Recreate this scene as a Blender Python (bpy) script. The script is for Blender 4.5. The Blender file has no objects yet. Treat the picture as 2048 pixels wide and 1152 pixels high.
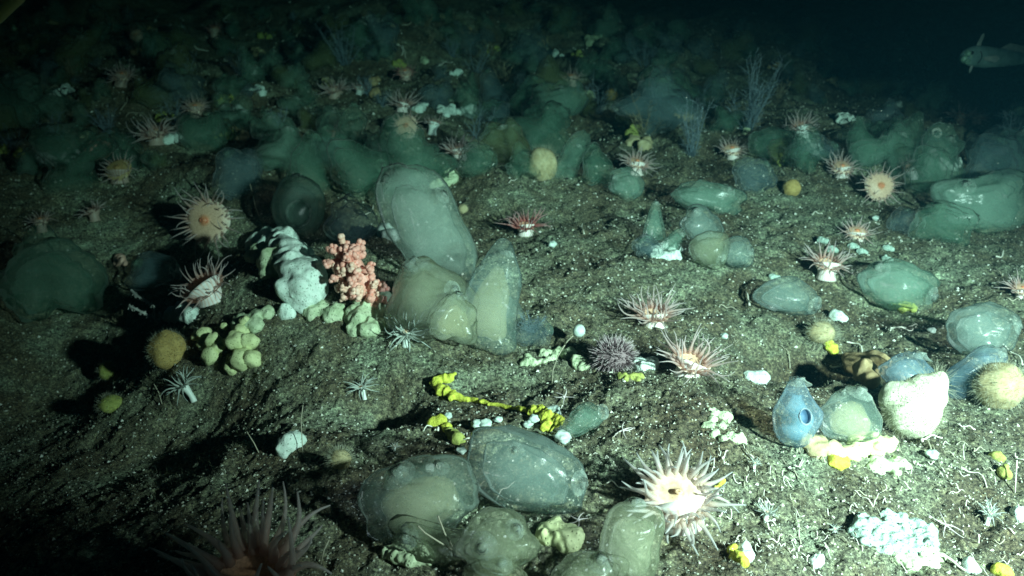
import bpy, math, random
import numpy as np
from mathutils import Vector, noise as mnoise

random.seed(7)
R = random.Random(11)
scene = bpy.context.scene
COL = scene.collection

# ------------------------------------------------------------------ camera
CAM_H, PITCH = 0.9, math.radians(22.0)
F = 1024 / math.tan(math.radians(30))          # focal length in photo pixels
cam_d = bpy.data.cameras.new('camera')
cam_d.sensor_width = 36.0
cam_d.lens = 18.0 / math.tan(math.radians(30))
cam_d.clip_start, cam_d.clip_end = 0.02, 200
cam = bpy.data.objects.new('camera', cam_d)
COL.objects.link(cam)
cam.location = (0, 0, CAM_H)
cam.rotation_euler = (math.pi / 2 - PITCH, 0, 0)
scene.camera = cam
cam_d.dof.use_dof = True
cam_d.dof.focus_distance = 1.6
cam_d.dof.aperture_fstop = 5.6

# ------------------------------------------------------------------ water background, vehicle lamp, exposure
world = bpy.data.worlds.new('World')
scene.world = world
world.use_nodes = True
bg = world.node_tree.nodes['Background']
bg.inputs['Color'].default_value = (0.10, 0.42, 0.9, 1)
bg.inputs['Strength'].default_value = 0.004

def spot(name, loc, target, power, angle, blend, color, size):
    d = bpy.data.lights.new(name, 'SPOT')
    d.energy, d.spot_size, d.spot_blend, d.color, d.shadow_soft_size = power, math.radians(angle), blend, color, size
    o = bpy.data.objects.new(name, d)
    COL.objects.link(o)
    o.location = loc
    o.rotation_euler = (Vector(target) - Vector(loc)).to_track_quat('-Z', 'Y').to_euler()
    return o
# the survey vehicle's lamp, to the right of its camera (the photograph is lit by it alone)
spot('vehicle_lamp', (1.4, -0.1, 1.08), (0.79, 1.55, 0.0), 960, 69.5, 0.95, (0.84, 1.0, 0.91), 0.05)

scene.view_settings.view_transform = 'Standard'
scene.view_settings.look = 'None'
scene.view_settings.exposure = 0.0
scene.view_settings.gamma = 1.0
cy = scene.cycles
cy.use_denoising = True
cy.max_bounces, cy.diffuse_bounces, cy.glossy_bounces = 8, 2, 2
cy.transmission_bounces, cy.transparent_max_bounces, cy.volume_bounces = 2, 40, 2
cy.caustics_reflective = cy.caustics_refractive = False
cy.sample_clamp_indirect = 4.0

# ------------------------------------------------------------------ materials
def mat(name, build):
    m = bpy.data.materials.new(name)
    m.use_nodes = True
    nt = m.node_tree
    nt.nodes.clear()
    out = nt.nodes.new('ShaderNodeOutputMaterial')
    build(nt, out)
    return m

def N(nt, kind, **kw):
    n = nt.nodes.new('ShaderNode' + kind)
    for k, v in kw.items():
        if k in n.inputs:
            n.inputs[k].default_value = v
        else:
            setattr(n, k, v)
    return n

def ramp(nt, fac, stops):
    r = nt.nodes.new('ShaderNodeValToRGB')
    e = r.color_ramp.elements
    while len(e) < len(stops):
        e.new(0.5)
    for el, (p, c) in zip(e, stops):
        el.position = p
        el.color = (*c, 1) if len(c) == 3 else c
    nt.links.new(fac, r.inputs[0])
    return r

def obj_coord(nt):
    return nt.nodes.new('ShaderNodeTexCoord').outputs['Object']

def geo_pos(nt):
    return nt.nodes.new('ShaderNodeNewGeometry').outputs['Position']

def lumpy(name, c1, c2, scale=60, bump=0.4, pores=None, rough=0.7, sss=0.0, dist=0.004):
    def b(nt, out):
        p = N(nt, 'BsdfPrincipled', Roughness=rough)
        co = geo_pos(nt)
        n = N(nt, 'TexNoise', Scale=scale, Detail=5.0, Roughness=0.65)
        nt.links.new(co, n.inputs['Vector'])
        r = ramp(nt, n.outputs['Fac'], [(0.3, c1), (0.68, c2)])
        col, hgt = r.outputs[0], n.outputs['Fac']
        if pores:
            v = N(nt, 'TexVoronoi', Scale=pores)
            nt.links.new(co, v.inputs['Vector'])
            pr = ramp(nt, v.outputs['Distance'], [(0.08, (0.45, 0.45, 0.42)), (0.3, (1, 1, 1))])
            mx = N(nt, 'MixRGB', blend_type='MULTIPLY')
            mx.inputs[0].default_value = 0.8
            nt.links.new(col, mx.inputs[1]); nt.links.new(pr.outputs[0], mx.inputs[2])
            col = mx.outputs[0]
            ad = N(nt, 'Math', operation='ADD')
            nt.links.new(hgt, ad.inputs[0]); nt.links.new(pr.outputs[0], ad.inputs[1])
            hgt = ad.outputs[0]
        nt.links.new(col, p.inputs['Base Color'])
        bp = N(nt, 'Bump', Strength=bump, Distance=dist)
        nt.links.new(hgt, bp.inputs['Height'])
        nt.links.new(bp.outputs[0], p.inputs['Normal'])
        if sss:
            p.inputs['Subsurface Weight'].default_value = sss
            p.inputs['Subsurface Radius'].default_value = (0.02, 0.014, 0.01)
            p.inputs['Subsurface Scale'].default_value = 0.5
        nt.links.new(p.outputs[0], out.inputs[0])
    return mat(name, b)

def jelly(name, alb, dens, film=0.08, filmcol=(0.6, 0.68, 0.62), gloss=0.16, ior=1.16):
    """wet jelly: an even, milky, light-scattering inside (a real volume) under a thin, nearly clear skin"""
    def b(nt, out):
        sc = N(nt, 'VolumeScatter', Density=dens, Anisotropy=0.1)
        sc.inputs['Color'].default_value = (*alb, 1)
        ab = N(nt, 'VolumeAbsorption', Density=dens * 0.35)
        ab.inputs['Color'].default_value = (*alb, 1)
        ad = N(nt, 'AddShader')
        nt.links.new(sc.outputs[0], ad.inputs[0]); nt.links.new(ab.outputs[0], ad.inputs[1])
        if dens > 0:
            nt.links.new(ad.outputs[0], out.inputs['Volume'])
        co = geo_pos(nt)
        n = N(nt, 'TexNoise', Scale=30.0, Detail=6.0, Roughness=0.65, Distortion=1.8)
        nt.links.new(co, n.inputs['Vector'])
        fine = N(nt, 'TexNoise', Scale=230.0, Detail=2.0)
        nt.links.new(co, fine.inputs['Vector'])
        al = ramp(nt, n.outputs['Fac'], [(0.34, (film * 0.25,) * 3), (0.52, (film,) * 3), (0.7, (film * 2.0,) * 3)])
        spk = ramp(nt, fine.outputs['Fac'], [(0.66, (0, 0, 0)), (0.72, (0.3,) * 3)])
        # a thin skin looks denser where it is crossed at a slant: 1 - (1 - a) ** (1 / cos)
        asum = N(nt, 'Math', operation='ADD', use_clamp=True)
        nt.links.new(al.outputs[0], asum.inputs[0]); nt.links.new(spk.outputs[0], asum.inputs[1])
        lw = N(nt, 'LayerWeight', Blend=0.5)
        cosn = N(nt, 'Math', operation='SUBTRACT'); cosn.inputs[0].default_value = 1.0
        nt.links.new(lw.outputs['Facing'], cosn.inputs[1])
        cmx = N(nt, 'Math', operation='MAXIMUM'); cmx.inputs[1].default_value = 0.2
        nt.links.new(cosn.outputs[0], cmx.inputs[0])
        inv = N(nt, 'Math', operation='DIVIDE'); inv.inputs[0].default_value = 1.0
        nt.links.new(cmx.outputs[0], inv.inputs[1])
        one = N(nt, 'Math', operation='SUBTRACT'); one.inputs[0].default_value = 1.0
        nt.links.new(asum.outputs[0], one.inputs[1])
        pw = N(nt, 'Math', operation='POWER')
        nt.links.new(one.outputs[0], pw.inputs[0]); nt.links.new(inv.outputs[0], pw.inputs[1])
        asum = N(nt, 'Math', operation='SUBTRACT', use_clamp=True); asum.inputs[0].default_value = 1.0
        nt.links.new(pw.outputs[0], asum.inputs[1])
        bp = N(nt, 'Bump', Strength=0.2, Distance=0.003)
        nt.links.new(n.outputs['Fac'], bp.inputs['Height'])
        d, t = N(nt, 'BsdfDiffuse'), N(nt, 'BsdfTranslucent')
        for x in (d, t):
            x.inputs['Color'].default_value = (*filmcol, 1)
        m1 = N(nt, 'MixShader'); m1.inputs[0].default_value = 0.5
        nt.links.new(d.outputs[0], m1.inputs[1]); nt.links.new(t.outputs[0], m1.inputs[2])
        tr = N(nt, 'BsdfTransparent')
        m2 = N(nt, 'MixShader')
        nt.links.new(asum.outputs[0], m2.inputs[0])
        nt.links.new(tr.outputs[0], m2.inputs[1]); nt.links.new(m1.outputs[0], m2.inputs[2])
        g = N(nt, 'BsdfGlossy', Roughness=gloss)
        nt.links.new(bp.outputs[0], g.inputs['Normal'])
        fr = N(nt, 'Fresnel', IOR=ior)
        nt.links.new(bp.outputs[0], fr.inputs['Normal'])
        m3 = N(nt, 'MixShader')
        nt.links.new(fr.outputs[0], m3.inputs[0])
        nt.links.new(m2.outputs[0], m3.inputs[1]); nt.links.new(g.outputs[0], m3.inputs[2])
        nt.links.new(m3.outputs[0], out.inputs[0])
    return mat(name, b)

def attr_mat(name, attr, stops, rough=0.5, transl=0.0, alpha=1.0, noise_scale=None):
    def b(nt, out):
        a = N(nt, 'Attribute', attribute_name=attr)
        r = ramp(nt, a.outputs['Fac'], stops)
        p = N(nt, 'BsdfPrincipled', Roughness=rough)
        col = r.outputs[0]
        if noise_scale:
            n = N(nt, 'TexNoise', Scale=noise_scale, Detail=3.0)
            nt.links.new(geo_pos(nt), n.inputs['Vector'])
            nr = ramp(nt, n.outputs['Fac'], [(0.3, (0.65, 0.6, 0.58)), (0.6, (1, 1, 1))])
            mx = N(nt, 'MixRGB', blend_type='MULTIPLY'); mx.inputs[0].default_value = 1
            nt.links.new(col, mx.inputs[1]); nt.links.new(nr.outputs[0], mx.inputs[2])
            col = mx.outputs[0]
        nt.links.new(col, p.inputs['Base Color'])
        sh = p.outputs[0]
        if transl:
            t = N(nt, 'BsdfTranslucent')
            nt.links.new(col, t.inputs['Color'])
            m = N(nt, 'MixShader'); m.inputs[0].default_value = transl
            nt.links.new(sh, m.inputs[1]); nt.links.new(t.outputs[0], m.inputs[2])
            sh = m.outputs[0]
        if alpha < 1:
            tr = N(nt, 'BsdfTransparent')
            m = N(nt, 'MixShader'); m.inputs[0].default_value = alpha
            nt.links.new(tr.outputs[0], m.inputs[1]); nt.links.new(sh, m.inputs[2])
            sh = m.outputs[0]
        nt.links.new(sh, out.inputs[0])
    return mat(name, b)

def ground_build(nt, out):
    co = geo_pos(nt)
    p = N(nt, 'BsdfPrincipled', Roughness=0.9)
    big = N(nt, 'TexNoise', Scale=5.5, Detail=6.0, Roughness=0.6); nt.links.new(co, big.inputs['Vector'])
    mid = N(nt, 'TexNoise', Scale=45.0, Detail=6.0, Roughness=0.7); nt.links.new(co, mid.inputs['Vector'])
    fin = N(nt, 'TexNoise', Scale=150.0, Detail=5.0, Roughness=0.85); nt.links.new(co, fin.inputs['Vector'])
    c1 = ramp(nt, big.outputs['Fac'], [(0.34, (0.105, 0.080, 0.052)), (0.48, (0.160, 0.145, 0.100)), (0.58, (0.225, 0.235, 0.175)), (0.68, (0.28, 0.32, 0.25))])
    c2 = ramp(nt, mid.outputs['Fac'], [(0.3, (0.45, 0.45, 0.45)), (0.55, (0.95, 0.97, 0.93)), (0.72, (1.5, 1.55, 1.45))])
    c3 = ramp(nt, fin.outputs['Fac'], [(0.36, (0.12, 0.12, 0.12)), (0.5, (0.8, 0.8, 0.78)), (0.58, (1.7, 1.75, 1.6)), (0.66, (3.0, 3.1, 2.8))])
    m1 = N(nt, 'MixRGB', blend_type='MULTIPLY'); m1.inputs[0].default_value = 1
    m2 = N(nt, 'MixRGB', blend_type='MULTIPLY'); m2.inputs[0].default_value = 1
    nt.links.new(c1.outputs[0], m1.inputs[1]); nt.links.new(c2.outputs[0], m1.inputs[2])
    nt.links.new(m1.outputs[0], m2.inputs[1]); nt.links.new(c3.outputs[0], m2.inputs[2])
    nt.links.new(m2.outputs[0], p.inputs['Base Color'])
    bp = N(nt, 'Bump', Strength=0.9, Distance=0.004); nt.links.new(fin.outputs['Fac'], bp.inputs['Height'])
    bp2 = N(nt, 'Bump', Strength=0.6, Distance=0.012)
    nt.links.new(mid.outputs['Fac'], bp2.inputs['Height']); nt.links.new(bp.outputs[0], bp2.inputs['Normal'])
    nt.links.new(bp2.outputs[0], p.inputs['Normal'])
    nt.links.new(p.outputs[0], out.inputs[0])

M = {
    'ground': mat('seabed_sediment', ground_build),
    'grit': attr_mat('sediment_grit', 'tone', [(0.0, (0.012, 0.010, 0.008)), (0.45, (0.07, 0.07, 0.05)), (0.75, (0.27, 0.28, 0.22)), (1.0, (0.58, 0.59, 0.5))], 0.85),
    'fleck': attr_mat('shell_fleck', 'tone', [(0.0, (0.4, 0.38, 0.32)), (1.0, (0.85, 0.85, 0.8))], 0.5),
    'turf': attr_mat('hydroid_turf', 'tone', [(0.0, (0.06, 0.06, 0.03)), (0.6, (0.12, 0.13, 0.08)), (1.0, (0.25, 0.26, 0.19))], 0.8, 0.2),
    'tube': lumpy('white_tube', (0.55, 0.52, 0.45), (0.8, 0.78, 0.7), 120, 0.3),
    'thread': lumpy('brown_thread', (0.3, 0.27, 0.2), (0.45, 0.42, 0.33), 120, 0.3),
    'pink': attr_mat('pink_tentacle', 't', [(0.0, (0.72, 0.45, 0.38)), (0.3, (0.72, 0.56, 0.53)), (1.0, (0.76, 0.70, 0.72))], 0.45, 0.5, 0.62),
    'rose': attr_mat('rose_tentacle', 't', [(0.0, (0.58, 0.16, 0.14)), (0.35, (0.50, 0.22, 0.21)), (1.0, (0.52, 0.40, 0.41))], 0.45, 0.35, 0.75),
    'pale': attr_mat('pale_tentacle', 't', [(0.0, (0.78, 0.60, 0.48)), (0.3, (0.62, 0.55, 0.52)), (1.0, (0.56, 0.58, 0.60))], 0.4, 0.4, 0.65),
    'white': attr_mat('white_tentacle', 't', [(0.0, (0.62, 0.66, 0.6)), (1.0, (0.55, 0.62, 0.6))], 0.4, 0.35, 0.85),
    'column': attr_mat('striped_column', 'stripe', [(0.0, (0.66, 0.46, 0.40)), (0.25, (0.76, 0.64, 0.58)), (0.5, (0.76, 0.70, 0.67)), (1.0, (0.80, 0.76, 0.74))], 0.5),
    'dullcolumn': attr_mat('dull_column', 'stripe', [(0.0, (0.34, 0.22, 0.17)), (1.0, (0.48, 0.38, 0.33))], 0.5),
    'wcolumn': attr_mat('white_column', 'stripe', [(0.0, (0.6, 0.66, 0.62)), (1.0, (0.8, 0.85, 0.82))], 0.5),
    'disc': attr_mat('oral_disc', 't', [(0.0, (0.82, 0.26, 0.13)), (0.16, (0.80, 0.34, 0.18)), (0.3, (0.78, 0.50, 0.34)), (0.8, (0.76, 0.52, 0.38)), (1.0, (0.84, 0.72, 0.60))], 0.5, 0.15, 1.0, 300),
    'cup': attr_mat('oral_cup', 't', [(0.0, (0.34, 0.14, 0.08)), (0.4, (0.58, 0.28, 0.17)), (1.0, (0.70, 0.42, 0.32))], 0.5, 0.15, 1.0, 300),
    'paledisc': attr_mat('pale_disc', 't', [(0.0, (0.68, 0.40, 0.22)), (0.25, (0.80, 0.58, 0.40)), (1.0, (0.85, 0.74, 0.64))], 0.5, 0.2, 1.0, 90),
    'yellowdisc': attr_mat('tan_disc', 't', [(0.0, (0.5, 0.3, 0.12)), (1.0, (0.55, 0.42, 0.2))], 0.5, 0.2, 1.0, 200),
    'squirt': jelly('milky_tunic', (0.74, 0.99, 0.86), 5.4, 0.055, (0.56, 0.70, 0.62)),
    'squirt_green': jelly('green_tunic', (0.60, 0.99, 0.80), 5.6, 0.06, (0.44, 0.68, 0.56)),
    'squirt_blue': jelly('blue_tunic', (0.46, 0.80, 0.99), 7.0, 0.08, (0.40, 0.56, 0.70)),
    'squirt_grey': jelly('grey_tunic', (0.68, 0.98, 0.90), 4.2, 0.045, (0.52, 0.68, 0.64)),
    'squirt_olive': jelly('olive_tunic', (0.90, 0.99, 0.70), 5.6, 0.055, (0.58, 0.68, 0.46)),
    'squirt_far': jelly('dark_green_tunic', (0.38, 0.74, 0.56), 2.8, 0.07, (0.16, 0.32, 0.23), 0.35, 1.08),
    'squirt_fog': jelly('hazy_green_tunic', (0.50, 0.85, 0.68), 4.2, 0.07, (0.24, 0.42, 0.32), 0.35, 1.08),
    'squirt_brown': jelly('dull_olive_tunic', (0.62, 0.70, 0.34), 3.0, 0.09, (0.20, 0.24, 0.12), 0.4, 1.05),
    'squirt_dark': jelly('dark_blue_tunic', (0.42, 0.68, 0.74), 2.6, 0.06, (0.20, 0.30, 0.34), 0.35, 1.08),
    'ringfilm': jelly('pale_blue_rim', (1, 1, 1), 0, 0.45, (0.55, 0.68, 0.76)),
    'throat': lumpy('dark_blue_throat', (0.04, 0.10, 0.18), (0.08, 0.17, 0.27), 60, 0.2),
    'throat_green': jelly('green_throat', (1, 1, 1), 0, 0.3, (0.22, 0.40, 0.32)),
    'film_pale': jelly('pale_siphon', (1, 1, 1), 0, 0.2, (0.58, 0.68, 0.62)),
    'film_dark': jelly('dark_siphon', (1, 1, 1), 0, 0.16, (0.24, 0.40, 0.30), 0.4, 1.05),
    'gut': jelly('yellow_gut', (0.99, 0.96, 0.56), 20, 0.01, (0.8, 0.75, 0.4), 0.5, 1.01),
    'gutblue': jelly('blue_sac', (0.35, 0.72, 0.98), 34, 0.05, (0.25, 0.45, 0.65), 0.4, 1.02),
    'teal_crust': lumpy('teal_crust', (0.24, 0.34, 0.29), (0.46, 0.58, 0.52), 90, 0.9, 150, 0.85),
    'white_sponge': lumpy('white_sponge', (0.55, 0.68, 0.60), (0.80, 0.88, 0.83), 70, 0.8, 150, 0.8),
    'yellow_sponge': lumpy('cream_yellow_sponge', (0.5, 0.54, 0.27), (0.72, 0.74, 0.42), 40, 0.5, 150, 0.8),
    'green_sponge': lumpy('pale_green_sponge', (0.3, 0.38, 0.22), (0.62, 0.68, 0.48), 60, 0.7, 140, 0.85),
    'cream': lumpy('cream_sponge', (0.44, 0.46, 0.31), (0.72, 0.74, 0.58), 60, 0.8, 200, 0.9),
    'ochre': lumpy('ochre_sponge', (0.30, 0.20, 0.06), (0.50, 0.36, 0.13), 70, 0.8, 190, 0.85),
    'tan': lumpy('tan_sponge', (0.3, 0.24, 0.12), (0.5, 0.44, 0.27), 55, 0.7, None, 0.9),
    'brown': lumpy('brown_fibre', (0.24, 0.16, 0.07), (0.42, 0.32, 0.18), 60, 0.7, None, 0.9),
    'lemon': lumpy('lemon_sponge', (0.40, 0.42, 0.04), (0.72, 0.72, 0.10), 130, 1.0, None, 0.8),
    'lime': lumpy('dull_yellow_sponge', (0.2, 0.23, 0.05), (0.42, 0.44, 0.12), 90, 0.8, None, 0.85),
    'coral': lumpy('salmon_coral', (0.78, 0.30, 0.23), (0.90, 0.48, 0.42), 90, 0.5, None, 0.55),
    'coraltip': lumpy('coral_polyp', (0.8, 0.42, 0.32), (0.88, 0.6, 0.5), 90, 0.5, None, 0.55),
    'ball': lumpy('pale_ball', (0.36, 0.46, 0.42), (0.62, 0.70, 0.66), 90, 0.5, None, 0.55),
    'urchin': lumpy('urchin_test', (0.13, 0.09, 0.10), (0.28, 0.2, 0.22), 160, 0.8, None, 0.8),
    'spine': attr_mat('urchin_spine', 't', [(0.0, (0.16, 0.10, 0.12)), (0.6, (0.27, 0.20, 0.22)), (1.0, (0.46, 0.40, 0.40))], 0.5),
    'bristle': attr_mat('glass_bristle', 't', [(0.0, (0.6, 0.6, 0.42)), (1.0, (0.72, 0.74, 0.62))], 0.4, 0.4, 0.6),
    'hydroid': attr_mat('pale_hydroid', 't', [(0.0, (0.22, 0.30, 0.36)), (1.0, (0.38, 0.48, 0.55))], 0.6, 0.3, 0.55),
    'hydrowhite': attr_mat('white_hydroid', 't', [(0.0, (0.5, 0.5, 0.46)), (1.0, (0.75, 0.75, 0.72))], 0.6, 0.2),
    'hydrobrown': attr_mat('brown_hydroid', 't', [(0.0, (0.2, 0.17, 0.1)), (1.0, (0.36, 0.32, 0.22))], 0.6, 0.2),
    'fish': lumpy('fish_skin', (0.06, 0.12, 0.12), (0.18, 0.30, 0.29), 34, 0.15, None, 0.4),
    'fishface': lumpy('fish_face', (0.05, 0.12, 0.09), (0.26, 0.46, 0.35), 90, 0.3, None, 0.4),
    'fishfin': lumpy('fish_fin', (0.16, 0.20, 0.19), (0.28, 0.33, 0.31), 60, 0.3, None, 0.5),
    'black': lumpy('dark_pupil', (0.005, 0.006, 0.006), (0.01, 0.01, 0.01), 60, 0, None, 0.2),
    'star': lumpy('pale_star', (0.42, 0.36, 0.36), (0.62, 0.56, 0.55), 120, 0.4),
    'hose': lumpy('olive_strut', (0.22, 0.21, 0.07), (0.28, 0.27, 0.10), 8, 0.1, None, 0.5),
}

# ------------------------------------------------------------------ object helpers
def tag(o, label=None, cat=None, group=None, kind=None):
    for k, v in (('label', label), ('category', cat), ('group', group), ('kind', kind)):
        if v:
            o[k] = v
    return o

def empty(name, loc):
    o = bpy.data.objects.new(name, None)
    o.empty_display_size = 0.02
    o.location = loc
    COL.objects.link(o)
    return o

class MB:
    """collects tubes and blobs as one mesh (coordinates in world space, stored relative to an origin)"""
    def __init__(self):
        self.v, self.f, self.a = [], [], []

    def add(self, verts, faces, att=None):
        n = len(self.v)
        self.v.extend(verts)
        self.f.extend([tuple(i + n for i in f) for f in faces])
        self.a.extend(att if att is not None else [0.0] * len(verts))

    def tube(self, pts, rad, sides=6, att=None, cap=True):
        pts = [Vector(p) for p in pts]
        n = len(pts)
        v, f, a = [], [], []
        t0 = (pts[1] - pts[0]).normalized()
        ref = Vector((0, 0, 1)) if abs(t0.z) < 0.9 else Vector((1, 0, 0))
        x = t0.cross(ref).normalized()
        for i, p in enumerate(pts):
            t = (pts[min(i + 1, n - 1)] - pts[max(i - 1, 0)])
            t = t.normalized() if t.length > 1e-9 else t0
            x = (x - t * x.dot(t)).normalized()
            y = t.cross(x)
            r = rad[i] if hasattr(rad, '__len__') else rad
            for k in range(sides):
                q = 2 * math.pi * k / sides
                v.append(p + x * (r * math.cos(q)) + y * (r * math.sin(q)))
                a.append(att[i] if att is not None else i / (n - 1))
        for i in range(n - 1):
            for k in range(sides):
                k2 = (k + 1) % sides
                f.append((i * sides + k, i * sides + k2, (i + 1) * sides + k2, (i + 1) * sides + k))
        if cap:
            f.append(tuple(range(sides - 1, -1, -1)))
            f.append(tuple((n - 1) * sides + k for k in range(sides)))
        self.add(v, f, a)

    def ball(self, c, r, seed=0.0, amp=0.15, freq=1.6, nu=14, nv=9, att=0.0):
        c = Vector(c)
        rr = Vector(r) if hasattr(r, '__len__') else Vector((r, r, r))
        v, f = [c + Vector((0, 0, -rr.z))], []
        for j in range(1, nv):
            th = math.pi * j / nv
            for i in range(nu):
                q = 2 * math.pi * i / nu
                d = Vector((math.sin(th) * math.cos(q), math.sin(th) * math.sin(q), -math.cos(th)))
                k = 1 + amp * mnoise.noise(d * freq + Vector((seed, seed * 1.7, -seed)))
                v.append(c + Vector((d.x * rr.x, d.y * rr.y, d.z * rr.z)) * k)
        v.append(c + Vector((0, 0, rr.z)))
        for i in range(nu):
            f.append((0, 1 + (i + 1) % nu, 1 + i))
            b = 1 + (nv - 2) * nu
            f.append((len(v) - 1, b + i, b + (i + 1) % nu))
        for j in range(nv - 2):
            for i in range(nu):
                a0, b0 = 1 + j * nu + i, 1 + j * nu + (i + 1) % nu
                f.append((a0, b0, b0 + nu, a0 + nu))
        self.add(v, f, [att] * len(v))

    def build(self, name, m, origin=(0, 0, 0), parent=None, attr='t', smooth=True, loc=True):
        o0 = Vector(origin)
        me = bpy.data.meshes.new(name)
        me.from_pydata([tuple(Vector(p) - o0) for p in self.v], [], self.f)
        if attr:
            at_ = me.attributes.new(attr, 'FLOAT', 'POINT')
            at_.data.foreach_set('value', [float(x) for x in self.a])
        if smooth:
            me.polygons.foreach_set('use_smooth', [True] * len(me.polygons))
        me.materials.append(m)
        ob = bpy.data.objects.new(name, me)
        COL.objects.link(ob)
        if parent is not None:
            ob.parent = parent
        else:
            ob.location = o0
        return ob

# ------------------------------------------------------------------ terrain
def _hash(ix, iy, s):
    h = np.sin(ix * 127.1 + iy * 311.7 + s * 74.7) * 43758.5453
    return h - np.floor(h)

def vnoise(x, y, s):
    ix, iy = np.floor(x), np.floor(y)
    fx, fy = x - ix, y - iy
    fx, fy = fx * fx * (3 - 2 * fx), fy * fy * (3 - 2 * fy)
    a, b = _hash(ix, iy, s), _hash(ix + 1, iy, s)
    c, d = _hash(ix, iy + 1, s), _hash(ix + 1, iy + 1, s)
    return (a + (b - a) * fx) * (1 - fy) + (c + (d - c) * fx) * fy - 0.5

# mounds and hollows of the seabed (left hollows deepened so the mound shades them): x, y, radius x, radius y, height
BUMPS = [(-1.1, 1.5, 0.6, 0.5, -0.12), (-0.64, 2.15, 0.32, 0.30, 0.11), (-1.22, 2.05, 0.36, 0.45, -0.22), (-0.72, 1.72, 0.20, 0.16, -0.09),
         (-0.12, 2.15, 0.40, 0.22, 0.05), (0.66, 1.84, 0.14, 0.09, -0.12), (0.55, 1.72, 0.12, 0.06, -0.05),
         (0.30, 1.46, 0.30, 0.20, 0.055), (0.10, 1.20, 0.25, 0.15, 0.03), (-0.28, 1.62, 0.10, 0.08, -0.06),
         (-1.25, 2.7, 0.5, 0.4, -0.10), (0.75, 2.55, 0.5, 0.3, 0.05), (-0.6, 3.2, 0.6, 0.4, 0.10), (0.2, 3.0, 0.4, 0.3, 0.06),
         (1.7, 3.4, 0.7, 0.5, 0.12), (-1.9, 4.4, 0.9, 0.7, 0.14), (0.6, 5.2, 1.0, 0.6, 0.10), (-0.8, 6.5, 1.2, 0.8, 0.18),
         (0.05, 3.55, 0.16, 0.2, -0.08), (0.24, 3.75, 0.10, 0.3, -0.08), (0.80, 1.35, 0.25, 0.2, 0.02), (-0.75, 1.3, 0.4, 0.3, -0.03),
         (0.42, 2.08, 0.2, 0.10, -0.03), (1.0, 2.1, 0.16, 0.10, -0.05)]

def ground_h(x, y, fine=True):
    x = np.asarray(x, dtype=np.float64); y = np.asarray(y, dtype=np.float64)
    h = np.zeros_like(x)
    for bx, by, rx, ry, a in BUMPS:
        h = h + a * np.exp(-((x - bx) / rx) ** 2 - ((y - by) / ry) ** 2)
    far = np.clip((y - 2.6) / 2.0, 0, 1)
    h = h + far * (0.22 * vnoise(x / 0.75 + 5, y / 0.75, 41) + 0.12 * vnoise(x / 0.3, y / 0.3 + 2, 42))
    h = h + 0.085 * np.clip(y - 2.7, 0, 7)
    for wl, amp, s in ((1.3, 0.07, 1), (0.45, 0.04, 2), (0.16, 0.026, 3), (0.06, 0.018, 4)):
        h = h + amp * vnoise(x / wl + 3.1 * s, y / wl - 1.7 * s, s)
    if fine:
        for wl, amp, s in ((0.025, 0.010, 5), (0.011, 0.0068, 6), (0.0048, 0.0036, 7)):
            h = h + amp * vnoise(x / wl + 3.1 * s, y / wl - 1.7 * s, s)
    return h

FWD = Vector((0, math.cos(PITCH), -math.sin(PITCH)))
RIGHT = Vector((1, 0, 0))
UP = Vector((0, math.sin(PITCH), math.cos(PITCH)))
EYE = Vector((0, 0, CAM_H))

def ray(px, py):
    return FWD + RIGHT * ((px - 1024) / F) - UP * ((py - 576) / F)

def pt(px, py, t):
    return EYE + ray(px, py) * t

TS = np.geomspace(0.7, 25, 900)
def at(px, py):
    """the seabed point seen at a photo pixel, and its depth"""
    d = ray(px, py)
    z = CAM_H + TS * d.z - ground_h(TS * d.x, TS * d.y, False)
    k = int(np.argmax(z < 0))
    if k == 0:
        k = len(TS) - 1
    a, b = z[k - 1], z[k]
    t = TS[k - 1] + (TS[k] - TS[k - 1]) * (a / (a - b) if a != b else 0)
    return EYE + d * float(t), float(t)

def on_ground(x, y, fine=False):
    return Vector((x, y, float(ground_h(np.array([x]), np.array([y]), fine)[0])))

def np_mesh(name, verts, faces, m, att=None, attr='tone', smooth=True):
    me = bpy.data.meshes.new(name)
    nv, nf, k = len(verts), len(faces), faces.shape[1]
    me.vertices.add(nv); me.vertices.foreach_set('co', verts.astype(np.float32).ravel())
    me.loops.add(nf * k); me.loops.foreach_set('vertex_index', faces.astype(np.int32).ravel())
    me.polygons.add(nf)
    me.polygons.foreach_set('loop_start', np.arange(0, nf * k, k, dtype=np.int32))
    me.polygons.foreach_set('loop_total', np.full(nf, k, dtype=np.int32))
    me.update(calc_edges=True)
    me.polygons.foreach_set('use_smooth', np.full(nf, smooth, dtype=bool))
    if att is not None:
        a = me.attributes.new(attr, 'FLOAT', 'POINT'); a.data.foreach_set('value', att.astype(np.float32))
    me.materials.append(m)
    o = bpy.data.objects.new(name, me); COL.objects.link(o)
    return o

NR, NC = 1000, 1000
yy = np.concatenate([np.linspace(0.1, 0.85, 40), np.geomspace(0.86, 20, NR - 40)])
u = np.linspace(-1, 1, NC)
uu = 0.52 * u + 0.48 * u ** 3
GX = uu[None, :] * (0.95 * yy + 0.9)[:, None]
GY = np.repeat(yy[:, None], NC, 1)
GZ = ground_h(GX, GY)
idx = np.arange(NR * NC).reshape(NR, NC)
fq = np.stack([idx[:-1, :-1], idx[:-1, 1:], idx[1:, 1:], idx[1:, :-1]], -1).reshape(-1, 4)
seabed = np_mesh('seabed', np.stack([GX, GY, GZ], -1).reshape(-1, 3), fq, M['ground'])
tag(seabed, kind='structure')

# loose grit, shell flecks and fine turf: uncountable ground cover
rng = np.random.default_rng(5)
def scatter_xy(n, y0, y1, spread=0.72):
    y = np.exp(rng.uniform(np.log(y0), np.log(y1), n))
    return rng.uniform(-1, 1, n) * (spread * y + 0.15), y

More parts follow.
